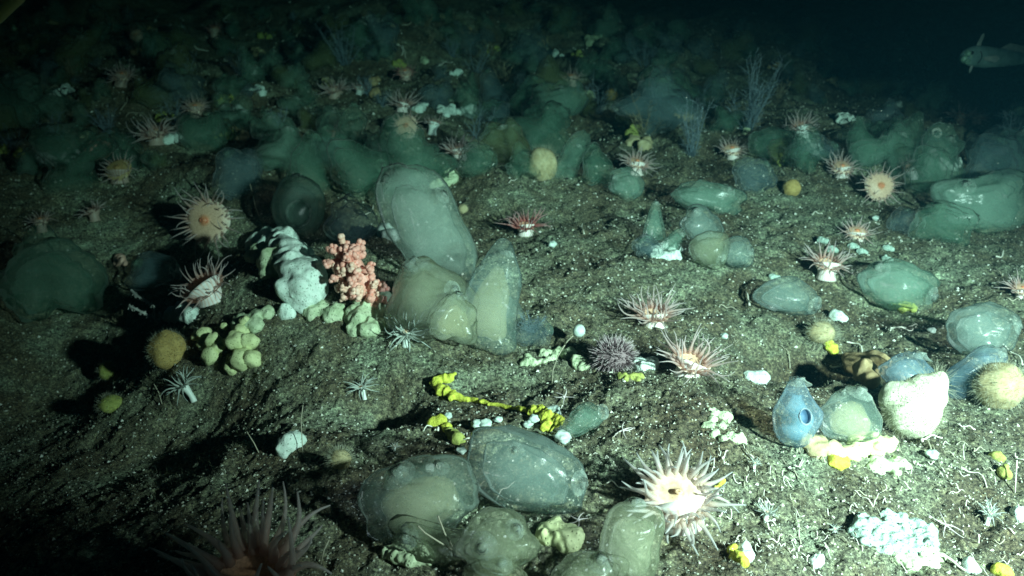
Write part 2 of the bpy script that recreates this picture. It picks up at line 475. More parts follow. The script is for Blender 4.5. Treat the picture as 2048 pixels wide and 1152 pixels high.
OCT = np.array([(1, 0, 0), (-1, 0, 0), (0, 1, 0), (0, -1, 0), (0, 0, 1), (0, 0, -1)], float)
OCF = np.array([(0, 2, 4), (2, 1, 4), (1, 3, 4), (3, 0, 4), (2, 0, 5), (1, 2, 5), (3, 1, 5), (0, 3, 5)])
def grains(name, n, y0, y1, r0, r1, m, label, cat, power=1.0):
    x, y = scatter_xy(n, y0, y1)
    z = ground_h(x, y)
    r = (r0 + (r1 - r0) * rng.random(n) ** 2.5) * (y / 1.5) ** power
    v = OCT[None] * (0.55 + 0.9 * rng.random((n, 6, 1))) * r[:, None, None]
    a = rng.uniform(0, 6.28, n)
    ca, sa = np.cos(a)[:, None], np.sin(a)[:, None]
    vx, vy = v[:, :, 0] * ca - v[:, :, 1] * sa, v[:, :, 0] * sa + v[:, :, 1] * ca
    v = np.stack([vx + x[:, None], vy + y[:, None], v[:, :, 2] * 0.8 + (z + r * 0.35)[:, None]], -1)
    f = OCF[None] + (np.arange(n) * 6)[:, None, None]
    tone = np.repeat(rng.random(n), 6)
    o = np_mesh(name, v.reshape(-1, 3), f.reshape(-1, 3), m, tone, smooth=False)
    return tag(o, label, cat, kind='stuff')
grains('grit', 120000, 0.85, 6, 0.0008, 0.0034, M['grit'], 'dark and pale sand grains strewn over the seabed', 'grit', 0.6)
grains('shell_grit', 8000, 0.85, 8, 0.0007, 0.0044, M['fleck'], 'tiny white shell flecks dotted over the seabed', 'grit', 0.5)

def turf(n):
    x, y = scatter_xy(n, 0.9, 5)
    dens = vnoise(x / 0.22 + 9, y / 0.22, 31) + 0.5 + 0.5 * np.exp(-((x + 0.6) / 0.35) ** 2 - ((y - 2.0) / 0.3) ** 2)
    keep = dens > 0.52
    x, y = x[keep], y[keep]
    n = len(x)
    z = ground_h(x, y)
    k = 4
    L = rng.uniform(0.004, 0.013, n) * (y / 1.6) ** 0.5
    a, lean, curl = rng.uniform(0, 6.28, n), rng.uniform(0.1, 1.1, n), rng.uniform(-1, 2.0, n)
    P = np.zeros((n, k, 3)); P[:, 0] = np.stack([x, y, z - 0.001], -1)
    for i in range(1, k):
        an, el = a + curl * i * 0.5, 1.57 - lean * (0.4 + 0.35 * i)
        st = L[:, None] / (k - 1)
        P[:, i] = P[:, i - 1] + st * np.stack([np.cos(an) * np.cos(el), np.sin(an) * np.cos(el), np.sin(el)], -1)
    rad = (rng.uniform(0.00035, 0.0008, n) * (y / 1.6) ** 0.7)[:, None] * np.linspace(1, 0.5, k)[None]
    q = np.arange(3) * 2.094
    off = np.stack([np.cos(q), np.sin(q), np.zeros(3)], -1)
    V = P[:, :, None, :] + off[None, None] * rad[:, :, None, None]
    fs = []
    for i in range(k - 1):
        for j in range(3):
            j2 = (j + 1) % 3
            fs.append((i * 3 + j, i * 3 + j2, (i + 1) * 3 + j2, (i + 1) * 3 + j))
    f = np.array(fs)[None] + (np.arange(n) * k * 3)[:, None, None]
    o = np_mesh('hydroid_turf', V.reshape(-1, 3), f.reshape(-1, 4), M['turf'], np.repeat(rng.random(n), k * 3))
    tag(o, 'short brown fuzzy turf growing over the seabed', 'turf', kind='stuff')
turf(42000)

# the water: one closed box of even, faintly scattering and absorbing volume
def haze_build(nt, out):
    v = N(nt, 'VolumePrincipled')
    v.inputs['Color'].default_value = (0.012, 0.06, 0.09, 1)
    v.inputs['Density'].default_value = 0.165
    v.inputs['Anisotropy'].default_value = 0.3
    v.inputs['Absorption Color'].default_value = (0.05, 0.40, 0.33, 1)
    nt.links.new(v.outputs[0], out.inputs['Volume'])
hm = mat('sea_water', haze_build)
hb = MB()
X0, X1, Y0, Y1, Z0, Z1 = -24, 24, -3, 24, -1.6, 3.2
hv = [(x, y, z) for x in (X0, X1) for y in (Y0, Y1) for z in (Z0, Z1)]
hb.add([Vector(p) for p in hv], [(0, 1, 3, 2), (4, 6, 7, 5), (0, 4, 5, 1), (2, 3, 7, 6), (0, 2, 6, 4), (1, 5, 7, 3)])
haze = hb.build('haze', hm, attr=None, smooth=False)
tag(haze, kind='stuff')

# ------------------------------------------------------------------ sea anemones
def frame(axis):
    z = axis.normalized()
    x = z.cross(Vector((0.13, 0.97, 0.2))).normalized()
    return x, z.cross(x), z

def anemone(name, label, foot, mid, disc, spread, axis, tm='pink', cm='column', dm='disc', n=34, cup=0.0, droop=0.3, parts=True,
            thick=0.054, group='pink anemones on the seabed', rings=3, colr=0.68, cat='sea anemone', seed=None):
    """foot, mid: photo pixels of the foot and of the oral disc's centre; disc, spread: diameters in pixels; axis: right, up, toward viewer"""
    rd = random.Random(seed if seed is not None else hash((foot[0] * 31 + foot[1])) % 9999)
    P, t = at(*foot)
    s = t / F
    ax = (RIGHT * axis[0] + Vector((0, 0, 1)) * axis[1] - Vector((0, 1, 0)) * axis[2]).normalized()
    rD = disc * s / 2
    n = int(n * 1.3)
    L = (spread - disc) * s / 2 * 1.25
    C = pt(mid[0], mid[1], t - (0.4 if axis[2] < 0.8 else 1.0) * rD * max(axis[2], 0.3))
    root = empty(name, P)
    tag(root, label, cat, group)
    # column: from the foot to the disc
    mb = MB()
    k, sides = 9, 96
    x, y, z = frame(ax)
    pts, st = [], []
    base = P - Vector((0, 0, 0.004))
    if axis[2] >= 0.8:
        base = base + Vector((0, 1.1 * rD, 0))
        base = on_ground(base.x, base.y)
    d0 = (C - base).length
    for i in range(k):
        q = i / (k - 1)
        p0, p1, p2 = base, (base + Vector((0, 0, d0 * 0.35)) * 0.6 + (C - base) * 0.2 if axis[2] < 0.8 else C - ax * rD * 1.3), C - ax * rD * 0.15
        pts.append(p0 * (1 - q) ** 2 + p1 * 2 * q * (1 - q) + p2 * q * q)
    rad = [rD * colr * (1.12 - 0.45 * math.sin(math.pi * min(1, i / (k - 1) * 1.15)) ** 1.0 * 0.5 + (0.28 * (i / (k - 1)) ** 3)) for i in range(k)]
    mb.tube(pts, rad, sides)
    ns = rd.choice((20, 22, 24))
    mb.a = [0.5 + 0.5 * math.cos(ns * 2 * math.pi * (j % sides) / sides) + 0.25 * mnoise.noise(Vector((j % sides * 0.7, j // sides * 0.8, foot[0]))) for j in range(len(mb.v))]
    mb.build('column', M[cm], P, root, 'stripe')
    # oral disc, dished by cup, with a small mouth cone
    mb = MB()
    nr, na = 9, 40
    v, f, a = [], [], []
    for j in range(nr + 1):
        q = j / nr
        for i in range(na):
            th = 2 * math.pi * i / na
            w = 1 + 0.05 * math.sin(3 * th + foot[0])
            hgt = cup * rD * (q * q - 1) + (0.14 * rD * (1 - (q / 0.22) ** 2) if q < 0.22 and cup < 0.2 else 0) - (0.12 * rD * (q - 0.8) / 0.2 if q > 0.8 else 0)
            if cup < 0.2:
                hgt += 0.22 * rD * (1 - q * q)
            hgt += 0.012 * rD * math.cos(24 * th) * q
            v.append(C + x * (rD * q * w * math.cos(th)) + y * (rD * q * w * math.sin(th)) + z * hgt)
            a.append(q)
    for j in range(nr):
        for i in range(na):
            i2 = (i + 1) % na
            f.append((j * na + i, j * na + i2, (j + 1) * na + i2, (j + 1) * na + i))
    mb.add(v, f, a)
    od = mb.build('oral_disc', M[dm], P, root)
    m2 = MB()
    mr = (0.07 if dm == 'paledisc' else 0.13) * rD
    mpts = [C + z * ((-cup * rD if cup >= 0.2 else 0.2 * rD) + 0.06 * rD) + x * (mr * math.cos(q * 0.5236)) * 1.3 + y * (mr * math.sin(q * 0.5236)) * 0.7 for q in range(13)]
    m2.tube(mpts, 0.05 * rD, 6, [0.16 if dm == 'paledisc' else 0.0] * 13, False)
    m2.build('mouth', M[dm], P, root)
    # tentacles
    allm = MB()
    for i in range(n):
        ring = i % rings
        phi = 2 * math.pi * (i + rd.uniform(-0.35, 0.35)) / n
        rr = rD * (1.0 - 0.13 * ring)
        e0 = (0.0, 0.5, 0.95)[ring] + rd.uniform(-0.22, 0.28) + cup * 0.35
        ln = L * rd.uniform(0.6, 1.2) * (1.0, 1.0, 0.9)[ring]
        bend = -droop * rd.uniform(0.1, 2.0) + (rd.uniform(0.2, 1.5) if rd.random() < 0.45 else 0)
        wig, wph = rd.uniform(0, 0.45), rd.uniform(0, 6.28)
        sway = rd.uniform(-1.0, 1.0)
        rad_dir = x * math.cos(phi) + y * math.sin(phi)
        tan = z.cross(rad_dir)
        p = C + rad_dir * (rr * 0.93) + z * (cup * rD * 0.0 - 0.05 * rD)
        tp, tr = [p - (rad_dir * 0.4 + z * 0.6) * rD * 0.05], []
        kk = 8
        for j in range(1, kk):
            q = j / (kk - 1)
            e = e0 + bend * q + wig * math.sin(4.5 * q + wph)
            d = rad_dir * math.cos(e) + z * math.sin(e) + tan * (sway * q * 0.8)
            p = p + d.normalized() * (ln / (kk - 1))
            tp.append(p)
        r0 = thick * L * rd.uniform(0.85, 1.15) + 0.0004
        tr = [r0 * (1 - 0.86 * (j / (kk - 1)) ** 0.75) for j in range(kk)]
        if parts:
            tb = MB(); tb.tube(tp, tr, 7); tb.build('tentacle', M[tm], P, root)
        else:
            allm.tube(tp, tr, 5)
    if not parts:
        allm.build('tentacle_crown', M[tm], P, root)
    return root

A = anemone
A('sea_anemone', 'pink anemone facing the viewer with round orange disc, above a cup-shaped one', (425, 492), (413, 441), 88, 160, (-0.1, 0.35, 1), n=36, droop=0.1, colr=0.55, seed=3)
A('sea_anemone', 'open cup-shaped orange anemone tilted left at the mound edge, striped white column', (425, 600), (404, 570), 84, 150, (-0.35, 1, 0.45), tm='pink', dm='cup', n=34, cup=0.5, droop=0.25, seed=5)
A('sea_anemone', 'pink anemone with spiky upright tentacles and comb-like shadow on the bare mid seabed', (1308, 650), (1308, 625), 62, 146, (0, 1, 0.15), tm='pink', n=38, cup=0.35, droop=0.12, seed=8)
A('sea_anemone', 'pink anemone with white column just right of the purple-grey urchin', (1374, 748), (1384, 720), 78, 166, (0.2, 1, 0.2), tm='pink', n=38, cup=0.3, droop=0.2, seed=9)
A('sea_anemone', 'large brightly lit cream anemone with pale spreading tentacles near the front', (1360, 1040), (1355, 990), 128, 236, (0, 1, 0.6), tm='pale', dm='paledisc', cm='column', n=44, cup=0.15, droop=0.35, thick=0.095, seed=12)
A('sea_anemone', 'big dim orange anemone cut off by the bottom edge of the photo', (500, 1260), (500, 1150), 170, 370, (0, 1, 0.3), tm='pink', dm='cup', n=34, cup=0.4, droop=0.1, thick=0.09, seed=14)
A('sea_anemone', 'small rose-red anemone with white column on bare sediment at mid distance', (1051, 468), (1050, 448), 44, 104, (0, 1, 0.15), tm='rose', dm='cup', n=32, cup=0.35, droop=0.25, seed=15)
A('sea_anemone', 'pink anemone with tall white column behind the oval squirt on the right', (1652, 556), (1656, 524), 54, 120, (0.05, 1, 0.2), n=34, cup=0.3, droop=0.25, seed=16)
A('sea_anemone', 'dull pink anemone beyond the tall white-columned one on the right', (1712, 478), (1714, 464), 40, 84, (0, 1, 0.4), n=30, droop=0.2, seed=17)
A('sea_anemone', 'pink anemone with broad disc facing the viewer at right, between two smaller ones', (1762, 402), (1760, 372), 58, 104, (0, 0.45, 1), n=34, droop=0.15, colr=0.6, seed=18)
A('sea_anemone', 'brownish pink anemone left of the disc-faced anemone on the right', (1684, 352), (1684, 334), 40, 88, (0, 1, 0.5), n=32, droop=0.3, seed=19)
A('sea_anemone', 'brown-pink anemone below the pale blue branching hydroids', (1466, 316), (1464, 298), 36, 72, (0, 1, 0.45), n=30, droop=0.15, seed=20)
A('sea_anemone', 'pink anemone with teal-white column perched among far squirts on the right', (1608, 282), (1602, 252), 34, 84, (-0.2, 1, 0.3), n=28, cup=0.2, droop=0.2, cm='wcolumn', seed=21)
A('sea_anemone', 'ragged pink anemone growing on top of a round pale squirt', (1272, 348), (1274, 325), 38, 90, (0.2, 1, 0.3), n=32, droop=0.7, seed=22)
A('sea_anemone', 'pink anemone with striped white column and shadow to its left, beyond the big squirts', (921, 320), (918, 298), 42, 96, (0.05, 1, 0.2), n=32, cup=0.3, droop=0.3, seed=23)
A('sea_anemone', 'orange disc-faced anemone in the upper middle with short rays', (812, 278), (812, 252), 46, 78, (0, 0.5, 1), n=32, droop=0.1, colr=0.6, seed=24)
A('sea_anemone', 'pale anemone standing right behind the orange disc-faced one', (804, 222), (806, 206), 32, 82, (0, 1, 0.2), n=28, cup=0.3, droop=0.15, seed=25)
A('sea_anemone', 'small anemone with bright white tapering column right of the orange disc-faced one', (864, 268), (868, 244), 26, 52, (0.1, 1, 0.1), n=22, cup=0.2, cm='wcolumn', seed=26)
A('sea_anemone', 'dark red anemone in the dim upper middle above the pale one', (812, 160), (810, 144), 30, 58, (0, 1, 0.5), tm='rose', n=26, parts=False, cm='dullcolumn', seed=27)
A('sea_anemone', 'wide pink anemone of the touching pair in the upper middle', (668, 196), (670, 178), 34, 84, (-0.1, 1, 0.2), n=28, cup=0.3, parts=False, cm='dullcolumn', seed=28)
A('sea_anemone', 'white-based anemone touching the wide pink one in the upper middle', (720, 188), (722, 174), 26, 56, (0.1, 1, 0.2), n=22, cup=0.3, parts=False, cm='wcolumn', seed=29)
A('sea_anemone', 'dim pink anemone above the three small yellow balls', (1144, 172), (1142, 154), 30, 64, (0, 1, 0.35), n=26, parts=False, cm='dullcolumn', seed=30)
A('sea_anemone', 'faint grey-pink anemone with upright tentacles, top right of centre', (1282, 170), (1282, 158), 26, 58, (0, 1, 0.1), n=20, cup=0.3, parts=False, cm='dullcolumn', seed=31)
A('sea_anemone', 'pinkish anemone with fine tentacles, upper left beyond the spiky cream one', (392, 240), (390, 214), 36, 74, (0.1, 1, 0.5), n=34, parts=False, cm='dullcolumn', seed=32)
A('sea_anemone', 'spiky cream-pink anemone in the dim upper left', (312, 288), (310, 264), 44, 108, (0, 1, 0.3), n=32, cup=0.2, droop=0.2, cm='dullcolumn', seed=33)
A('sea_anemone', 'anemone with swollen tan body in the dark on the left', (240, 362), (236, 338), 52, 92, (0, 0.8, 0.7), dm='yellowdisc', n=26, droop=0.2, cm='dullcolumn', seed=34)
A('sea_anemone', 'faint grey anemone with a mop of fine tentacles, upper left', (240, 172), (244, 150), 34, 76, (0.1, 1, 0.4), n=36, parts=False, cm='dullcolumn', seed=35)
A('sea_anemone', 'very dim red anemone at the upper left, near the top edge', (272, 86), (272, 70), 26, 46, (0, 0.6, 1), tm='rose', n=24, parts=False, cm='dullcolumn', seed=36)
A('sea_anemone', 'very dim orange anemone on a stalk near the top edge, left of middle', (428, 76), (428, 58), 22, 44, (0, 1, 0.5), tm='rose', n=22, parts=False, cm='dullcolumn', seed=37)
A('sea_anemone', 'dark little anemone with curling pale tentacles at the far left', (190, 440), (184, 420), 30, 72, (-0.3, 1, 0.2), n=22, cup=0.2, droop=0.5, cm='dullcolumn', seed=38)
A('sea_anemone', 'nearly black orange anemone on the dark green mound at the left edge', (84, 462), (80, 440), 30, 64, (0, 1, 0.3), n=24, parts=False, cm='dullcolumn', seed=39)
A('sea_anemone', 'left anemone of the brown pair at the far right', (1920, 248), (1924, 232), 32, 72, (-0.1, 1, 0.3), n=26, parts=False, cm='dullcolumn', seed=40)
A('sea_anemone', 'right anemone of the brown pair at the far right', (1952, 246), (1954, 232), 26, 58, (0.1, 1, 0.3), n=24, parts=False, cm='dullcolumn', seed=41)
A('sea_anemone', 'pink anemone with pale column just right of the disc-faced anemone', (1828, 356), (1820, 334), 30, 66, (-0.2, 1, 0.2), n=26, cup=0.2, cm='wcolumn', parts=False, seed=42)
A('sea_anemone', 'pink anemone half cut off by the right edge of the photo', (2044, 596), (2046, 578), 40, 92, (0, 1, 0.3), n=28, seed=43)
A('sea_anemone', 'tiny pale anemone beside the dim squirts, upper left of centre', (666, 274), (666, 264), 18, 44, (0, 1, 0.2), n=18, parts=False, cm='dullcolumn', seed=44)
W = dict(tm='white', cm='wcolumn', dm='paledisc', group='small white anemones', thick=0.05, rings=3)
A('white_anemone', 'thin-armed white anemone at the foot of the big squirt cluster', (812, 690), (812, 665), 24, 96, (0, 1, 0.6), n=34, droop=0.5, seed=50, **W)
A('white_anemone', 'pale teal anemone on a leaning white stalk, lower left', (388, 800), (366, 770), 18, 84, (-0.5, 1, 0.4), n=24, droop=0.7, seed=51, **W)
A('white_anemone', 'small blue-white anemone on a thick stalk beside a dark hollow', (730, 800), (722, 774), 14, 62, (-0.15, 1, 0.2), n=20, droop=0.6, seed=52, **W)
A('white_anemone', 'tiny blue-white anemone right of the large cream anemone', (1530, 1044), (1534, 1024), 12, 50, (0.1, 1, 0.2), n=24, droop=0.2, seed=53, **W)
A('white_anemone', 'tiny blue-white anemone near the right edge, above the white encrusting patch', (1974, 1046), (1980, 1026), 14, 54, (0.2, 1, 0.2), n=26, droop=0.2, seed=54, **W)
A('white_anemone', 'minute white anemone among flecks left of the foreground squirts', (788, 905), (790, 892), 7, 26, (0.1, 1, 0.2), n=12, droop=0.2, parts=False, seed=55, **W)
A('white_anemone', 'minute white anemone behind the tiny blue-white one, right of the cream anemone', (1508, 940), (1510, 926), 7, 30, (0.1, 1, 0.2), n=14, droop=0.2, parts=False, seed=56, **W)
A('white_anemone', 'minute white anemone in front of the white encrusting patch at lower right', (1668, 1070), (1670, 1058), 8, 30, (0.1, 1, 0.2), n=14, droop=0.2, parts=False, seed=57, **W)

# ------------------------------------------------------------------ sea squirts
def squirt(name, label, px, py, w, h, rot=0.0, shape='egg', siph=((0.1, 0.95, 10),), m='squirt', inner=None, wob=0.2, group='translucent sea squirts', seed=None,
           depth=0.85, sink=0.45, cat='sea squirt', detail=1.0, fwd=0.0):
    """px, py, w, h: outline centre and size in photo pixels; rot: lean in degrees, clockwise"""
    sd = seed if seed is not None else px * 0.37 + py * 0.11
    a = math.radians(rot)
    hb_ = sink * math.sqrt((h * math.cos(a)) ** 2 + (w * math.sin(a)) ** 2)
    P, t = at(px - math.sin(a) * h * 0.25, py + hb_)
    t -= fwd
    s = t / F
    C = pt(px, py, t)
    ax = UP * math.cos(a) + RIGHT * math.sin(a)
    rx = RIGHT * math.cos(a) - UP * math.sin(a)
    W2, H2 = w * s / 2, h * s / 2
    D2 = min(W2, H2) * depth
    root = empty(name, P)
    tag(root, label, cat, group)
    nz, na = int(22 * detail), int(30 * detail)

    def prof(z):
        r = math.sqrt(max(0.0, 1 - z * z))
        if shape == 'bottle':
            r = max(r * (1.0 - 0.62 * max(0, z - 0.05) ** 0.8), 0) * 1.05
            if z > 0.72:
                r = max(r, 0.30)
        elif shape == 'bag':
            r = max(0.0, 1 - abs(z) ** 3.2) ** 0.55
        elif shape == 'pear':
            r = r * (1.12 - 0.38 * z)
        elif shape == 'cone':
            r = max(0, (1 - z) / 2) ** 0.5 * (1 if z > -0.7 else math.sqrt(max(0, 1 - ((z + 0.7) / 0.3) ** 2)))
        elif shape == 'egg':
            r = r * (1.0 + 0.1 * -z)
        return r

    def shell(k, drop, amp):
        mb = MB()
        v, f = [], []
        for j in range(nz + 1):
            z = -math.cos(math.pi * j / nz)
            r = prof(z)
            for i in range(na):
                q = 2 * math.pi * i / na
                dv = Vector((r * math.cos(q), r * math.sin(q), z))
                nn = 1 + amp * mnoise.noise(dv * 1.15 + Vector((sd, -sd, sd * 0.5))) * 2.2 + amp * 0.9 * (0.25 - abs(mnoise.noise(dv * 1.7 + Vector((-sd, sd, sd))))) + amp * 0.5 * mnoise.noise(dv * 2.9 + Vector((sd, sd, 0))) + amp * 0.12 * mnoise.noise(dv * 7.0 + Vector((0, sd, sd)))
                dv = dv * nn * k
                v.append(C + rx * (dv.x * W2) + FWD * (dv.y * D2) + ax * ((dv.z - drop) * H2))
        for j in range(nz):
            for i in range(na):
                i2 = (i + 1) % na
                f.append((j * na + i, j * na + i2, (j + 1) * na + i2, (j + 1) * na + i))
        f.append(tuple(range(na - 1, -1, -1))); f.append(tuple(nz * na + i for i in range(na)))
        mb.add(v, f)
        return mb
    shell(1.0, 0.0, wob).build('tunic', M[m], P, root)
    if inner:
        ib = shell(0.64, 0.14, wob)
        i2 = shell(0.44, 0.2, wob * 1.8)
        ib.add(i2.v, i2.f)
        ib.build('inner_body', M[inner], P, root)
    else:
        shell(0.72, 0.08, wob * 1.3).build('inner_body', M[m], P, root)
    for (su, sv, sr) in siph:
        rr = su * su + sv * sv
        k = prof(max(-0.98, min(0.98, sv)))
        if abs(su) > k:
            su = math.copysign(k, su)
        yv = -math.sqrt(max(0, k * k - su * su))
        p = C + rx * (su * W2) + FWD * (yv * D2) + ax * (sv * H2)
        nrm = (rx * (su / max(W2, 1e-6)) + FWD * (yv / max(D2, 1e-6)) + ax * ((sv if shape != 'bottle' or sv < 0.7 else 3) / max(H2, 1e-6))).normalized()
        r = sr * s
        mb = MB()
        ptsl = [p - nrm * r * 0.55, p - nrm * r * 0.1, p + nrm * r * 0.28, p + nrm * r * 0.42, p + nrm * r * 0.34, p - nrm * r * 0.7]
        mb.tube(ptsl, [r * 2.0, r * 1.15, r * 0.85, r * 0.92, r * 0.72, r * 0.4], 18, None, False)
        mb.build('siphon', M['film_dark' if m in ('squirt_far', 'squirt_dark') else 'film_pale'], P, root)
    return root

S = squirt
S('sea_squirt', 'round pale green squirt with ringed siphon facing the viewer, above the white sponge', 597, 412, 106, 128, 0, 'egg', ((0.0, 0.9, 9),), 'squirt_green', wob=0.05)
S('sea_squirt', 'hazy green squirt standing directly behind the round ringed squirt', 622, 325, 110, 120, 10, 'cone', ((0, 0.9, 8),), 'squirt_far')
S('sea_squirt', 'dark blue-grey squirt leaning behind the salmon coral', 702, 442, 92, 92, 20, 'bag', ((0.6, 0.7, 10),), 'squirt_dark')
S('sea_squirt', 'tallest squirt of the central cluster, a long milky bag leaning left', 854, 455, 142, 268, -27, 'bag', ((-0.4, 0.92, 14), (0.85, 0.3, 9)), 'squirt', wob=0.12, fwd=-0.05)
S('sea_squirt', 'squat olive squirt at the left front of the central cluster', 858, 596, 146, 166, -8, 'pear', ((-0.35, 0.85, 20), (0.75, 0.1, 10)), 'squirt_olive', wob=0.12)
S('sea_squirt', 'pointed grey squirt with a yellow core at the right of the central cluster', 985, 592, 150, 205, 14, 'cone', ((0.1, 0.9, 8), (-0.5, 0.5, 10)), 'squirt_grey', 'gut', wob=0.14)
S('sea_squirt', 'small milky squirt wedged at the bottom centre of the central cluster', 905, 632, 90, 100, 5, 'pear', ((0.2, 0.9, 9),), 'squirt_olive', 'gut', wob=0.2, fwd=0.06)
S('sea_squirt', 'low wide milky squirt joining the members of the central cluster', 930, 618, 210, 124, 0, 'bag', ((0.7, 0.6, 10),), 'squirt', 'gut', wob=0.22, fwd=-0.06)
S('sea_squirt', 'flat dusky squirt lying at the right foot of the central cluster', 1068, 664, 82, 56, 0, 'egg', ((0.8, 0.3, 6),), 'squirt_dark')
S('sea_squirt', 'broad torn-looking squirt top behind the tallest central squirt', 800, 385, 120, 90, -30, 'bag', ((-0.6, 0.7, 10),), 'squirt_far', fwd=-0.1)
S('sea_squirt', 'large dark glossy squirt with two white specks, back of the foreground group', 1052, 942, 246, 158, 20, 'bag', ((0.9, 0.25, 13), (-0.3, 0.5, 9)), 'squirt_grey', wob=0.1, depth=0.7)
S('sea_squirt', 'large rounded squirt with yellow core at the left of the foreground group', 845, 1000, 236, 165, -6, 'egg', ((-0.35, 0.8, 18), (0.35, 0.85, 12)), 'squirt', 'gut', wob=0.15, depth=0.75)
S('sea_squirt', 'small olive squirt with white-lined siphon in the middle of the foreground group', 996, 1078, 132, 122, -8, 'pear', ((-0.45, 0.05, 15), (0.6, 0.4, 11)), 'squirt_olive', wob=0.16, fwd=0.02)
S('sea_squirt', 'smooth upright olive-grey squirt beside the large cream anemone', 1264, 1085, 128, 176, 10, 'bag', ((-0.2, 0.95, 12),), 'squirt_olive', wob=0.08)
S('sea_squirt', 'olive squirt cut off by the bottom edge, left of the smooth upright one', 1184, 1150, 150, 90, 0, 'egg', ((0.2, 0.8, 14),), 'squirt_olive', wob=0.14)
S('sea_squirt', 'yellowish squirt cut off by the bottom edge below the small olive squirt', 990, 1150, 130, 70, 0, 'egg', ((0.2, 0.8, 12),), 'squirt_olive', 'gut', wob=0.14)
S('sea_squirt', 'ragged pale squirt base under the left foreground squirt', 885, 1085, 190, 70, 10, 'bag', ((-0.8, 0.1, 14),), 'squirt_olive', wob=0.3)
S('sea_squirt', 'flat teal squirt leaning right behind the yellow rope sponge', 1168, 838, 98, 52, -22, 'egg', ((0.9, 0, 8),), 'squirt_green', wob=0.2)
S('sea_squirt', 'blue bottle-shaped squirt with round siphon ring facing the viewer', 1594, 826, 96, 138, 0, 'bottle', ((0, 0.97, 13),), 'squirt_blue', 'gutblue', wob=0.05)
S('sea_squirt', 'milky squirt with pale yellow core between the blue bottle squirt and the cream ball', 1702, 830, 108, 118, 8, 'pear', ((0.1, 0.9, 14), (-0.5, 0.75, 8)), 'squirt_grey', 'gut', wob=0.1)
S('sea_squirt', 'blue domed squirt behind the cream ball sponge', 1818, 745, 108, 88, 10, 'bottle', ((0.2, 0.9, 14),), 'squirt_blue', wob=0.08)
S('sea_squirt', 'long dusky blue squirt slanting up at the right edge', 1948, 742, 150, 66, -38, 'bag', ((0.9, 0.1, 8),), 'squirt_blue', wob=0.12)
S('sea_squirt', 'wide hazy squirt near the right edge, above the slanting one', 1966, 660, 140, 112, 5, 'bag', ((0.8, 0.3, 10),), 'squirt_grey', wob=0.14)
S('sea_squirt', 'wide green squirt behind a yellow crust, right of the white-columned anemone', 1800, 572, 150, 100, 12, 'bag', ((-0.8, 0.5, 12), (0.8, -0.2, 10)), 'squirt_green', wob=0.16)
S('sea_squirt', 'clear oval squirt lying over a deep dark hollow', 1574, 592, 134, 72, 14, 'egg', ((0.85, -0.2, 10),), 'squirt_grey', wob=0.08, depth=0.9)
S('sea_squirt', 'olive rounded squirt at the front left of the triple squirt clump', 1420, 498, 84, 78, 20, 'egg', ((0.6, -0.4, 6),), 'squirt_olive', wob=0.1)
S('sea_squirt', 'grey squirt at the right of the triple squirt clump', 1472, 505, 74, 66, 10, 'egg', ((0.7, 0.3, 6),), 'squirt_grey', wob=0.1)
S('sea_squirt', 'dusky squirt at the back of the triple squirt clump', 1402, 452, 82, 70, 30, 'bag', ((-0.7, 0.5, 8),), 'squirt_grey', wob=0.12)
S('sea_squirt', 'upright teal squirt with a pointed tip and one shiny spot', 1309, 446, 52, 88, 2, 'cone', ((0.05, 0.93, 5),), 'squirt_green', wob=0.05)
S('sea_squirt', 'dark round squirt at the foot of the pointed teal squirt', 1296, 496, 60, 48, 0, 'egg', ((-0.5, 0.7, 5),), 'squirt_dark')
S('sea_squirt', 'small teal squirt leaning right beside the pointed teal squirt', 1346, 486, 34, 58, 35, 'egg', ((0.2, 0.9, 4),), 'squirt_green')
S('sea_squirt', 'broad green squirt behind the triple squirt clump', 1412, 392, 132, 66, 10, 'bag', ((0.6, 0.6, 8),), 'squirt_green', wob=0.2)
S('sea_squirt', 'round pale squirt carrying the ragged pink anemone', 1250, 366, 66, 66, -10, 'egg', ((-0.7, 0.4, 6),), 'squirt_green')
S('sea_squirt', 'dusky blue squirt right of the brown-pink anemone', 1512, 352, 82, 66, 0, 'egg', ((0.4, 0.8, 6),), 'squirt_dark')
S('sea_squirt', 'green squirt behind the brown-pink anemone, under the pale blue hydroids', 1546, 288, 92, 62, 5, 'bag', ((0.6, 0.6, 6),), 'squirt_far')
S('sea_squirt', 'blue-grey squirt carrying the teal-columned anemone', 1632, 300, 92, 52, 0, 'egg', ((0.8, 0.3, 6),), 'squirt_dark')
S('sea_squirt', 'tall dusky squirt with two lobes beyond the disc-faced anemone', 1722, 285, 72, 110, -10, 'cone', ((0, 0.9, 6),), 'squirt_far')
S('sea_squirt', 'broad green squirt right of the disc-faced anemone', 1858, 345, 84, 96, 10, 'bag', ((0.4, 0.8, 8),), 'squirt_far')
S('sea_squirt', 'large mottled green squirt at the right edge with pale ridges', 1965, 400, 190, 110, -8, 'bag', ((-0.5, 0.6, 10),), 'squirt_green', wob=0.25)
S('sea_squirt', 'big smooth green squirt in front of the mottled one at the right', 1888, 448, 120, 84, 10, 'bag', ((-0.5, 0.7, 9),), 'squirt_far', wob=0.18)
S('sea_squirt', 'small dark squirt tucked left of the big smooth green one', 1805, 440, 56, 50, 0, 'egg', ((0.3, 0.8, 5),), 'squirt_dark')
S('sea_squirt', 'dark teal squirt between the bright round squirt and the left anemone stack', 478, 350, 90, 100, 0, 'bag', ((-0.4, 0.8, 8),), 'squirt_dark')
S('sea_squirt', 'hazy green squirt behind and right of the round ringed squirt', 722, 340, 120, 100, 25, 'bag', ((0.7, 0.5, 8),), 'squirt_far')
S('sea_squirt', 'pale hazy squirt with an angular top, upper left of the central cluster', 660, 290, 100, 80, -15, 'cone', ((0, 0.85, 8),), 'squirt_far')
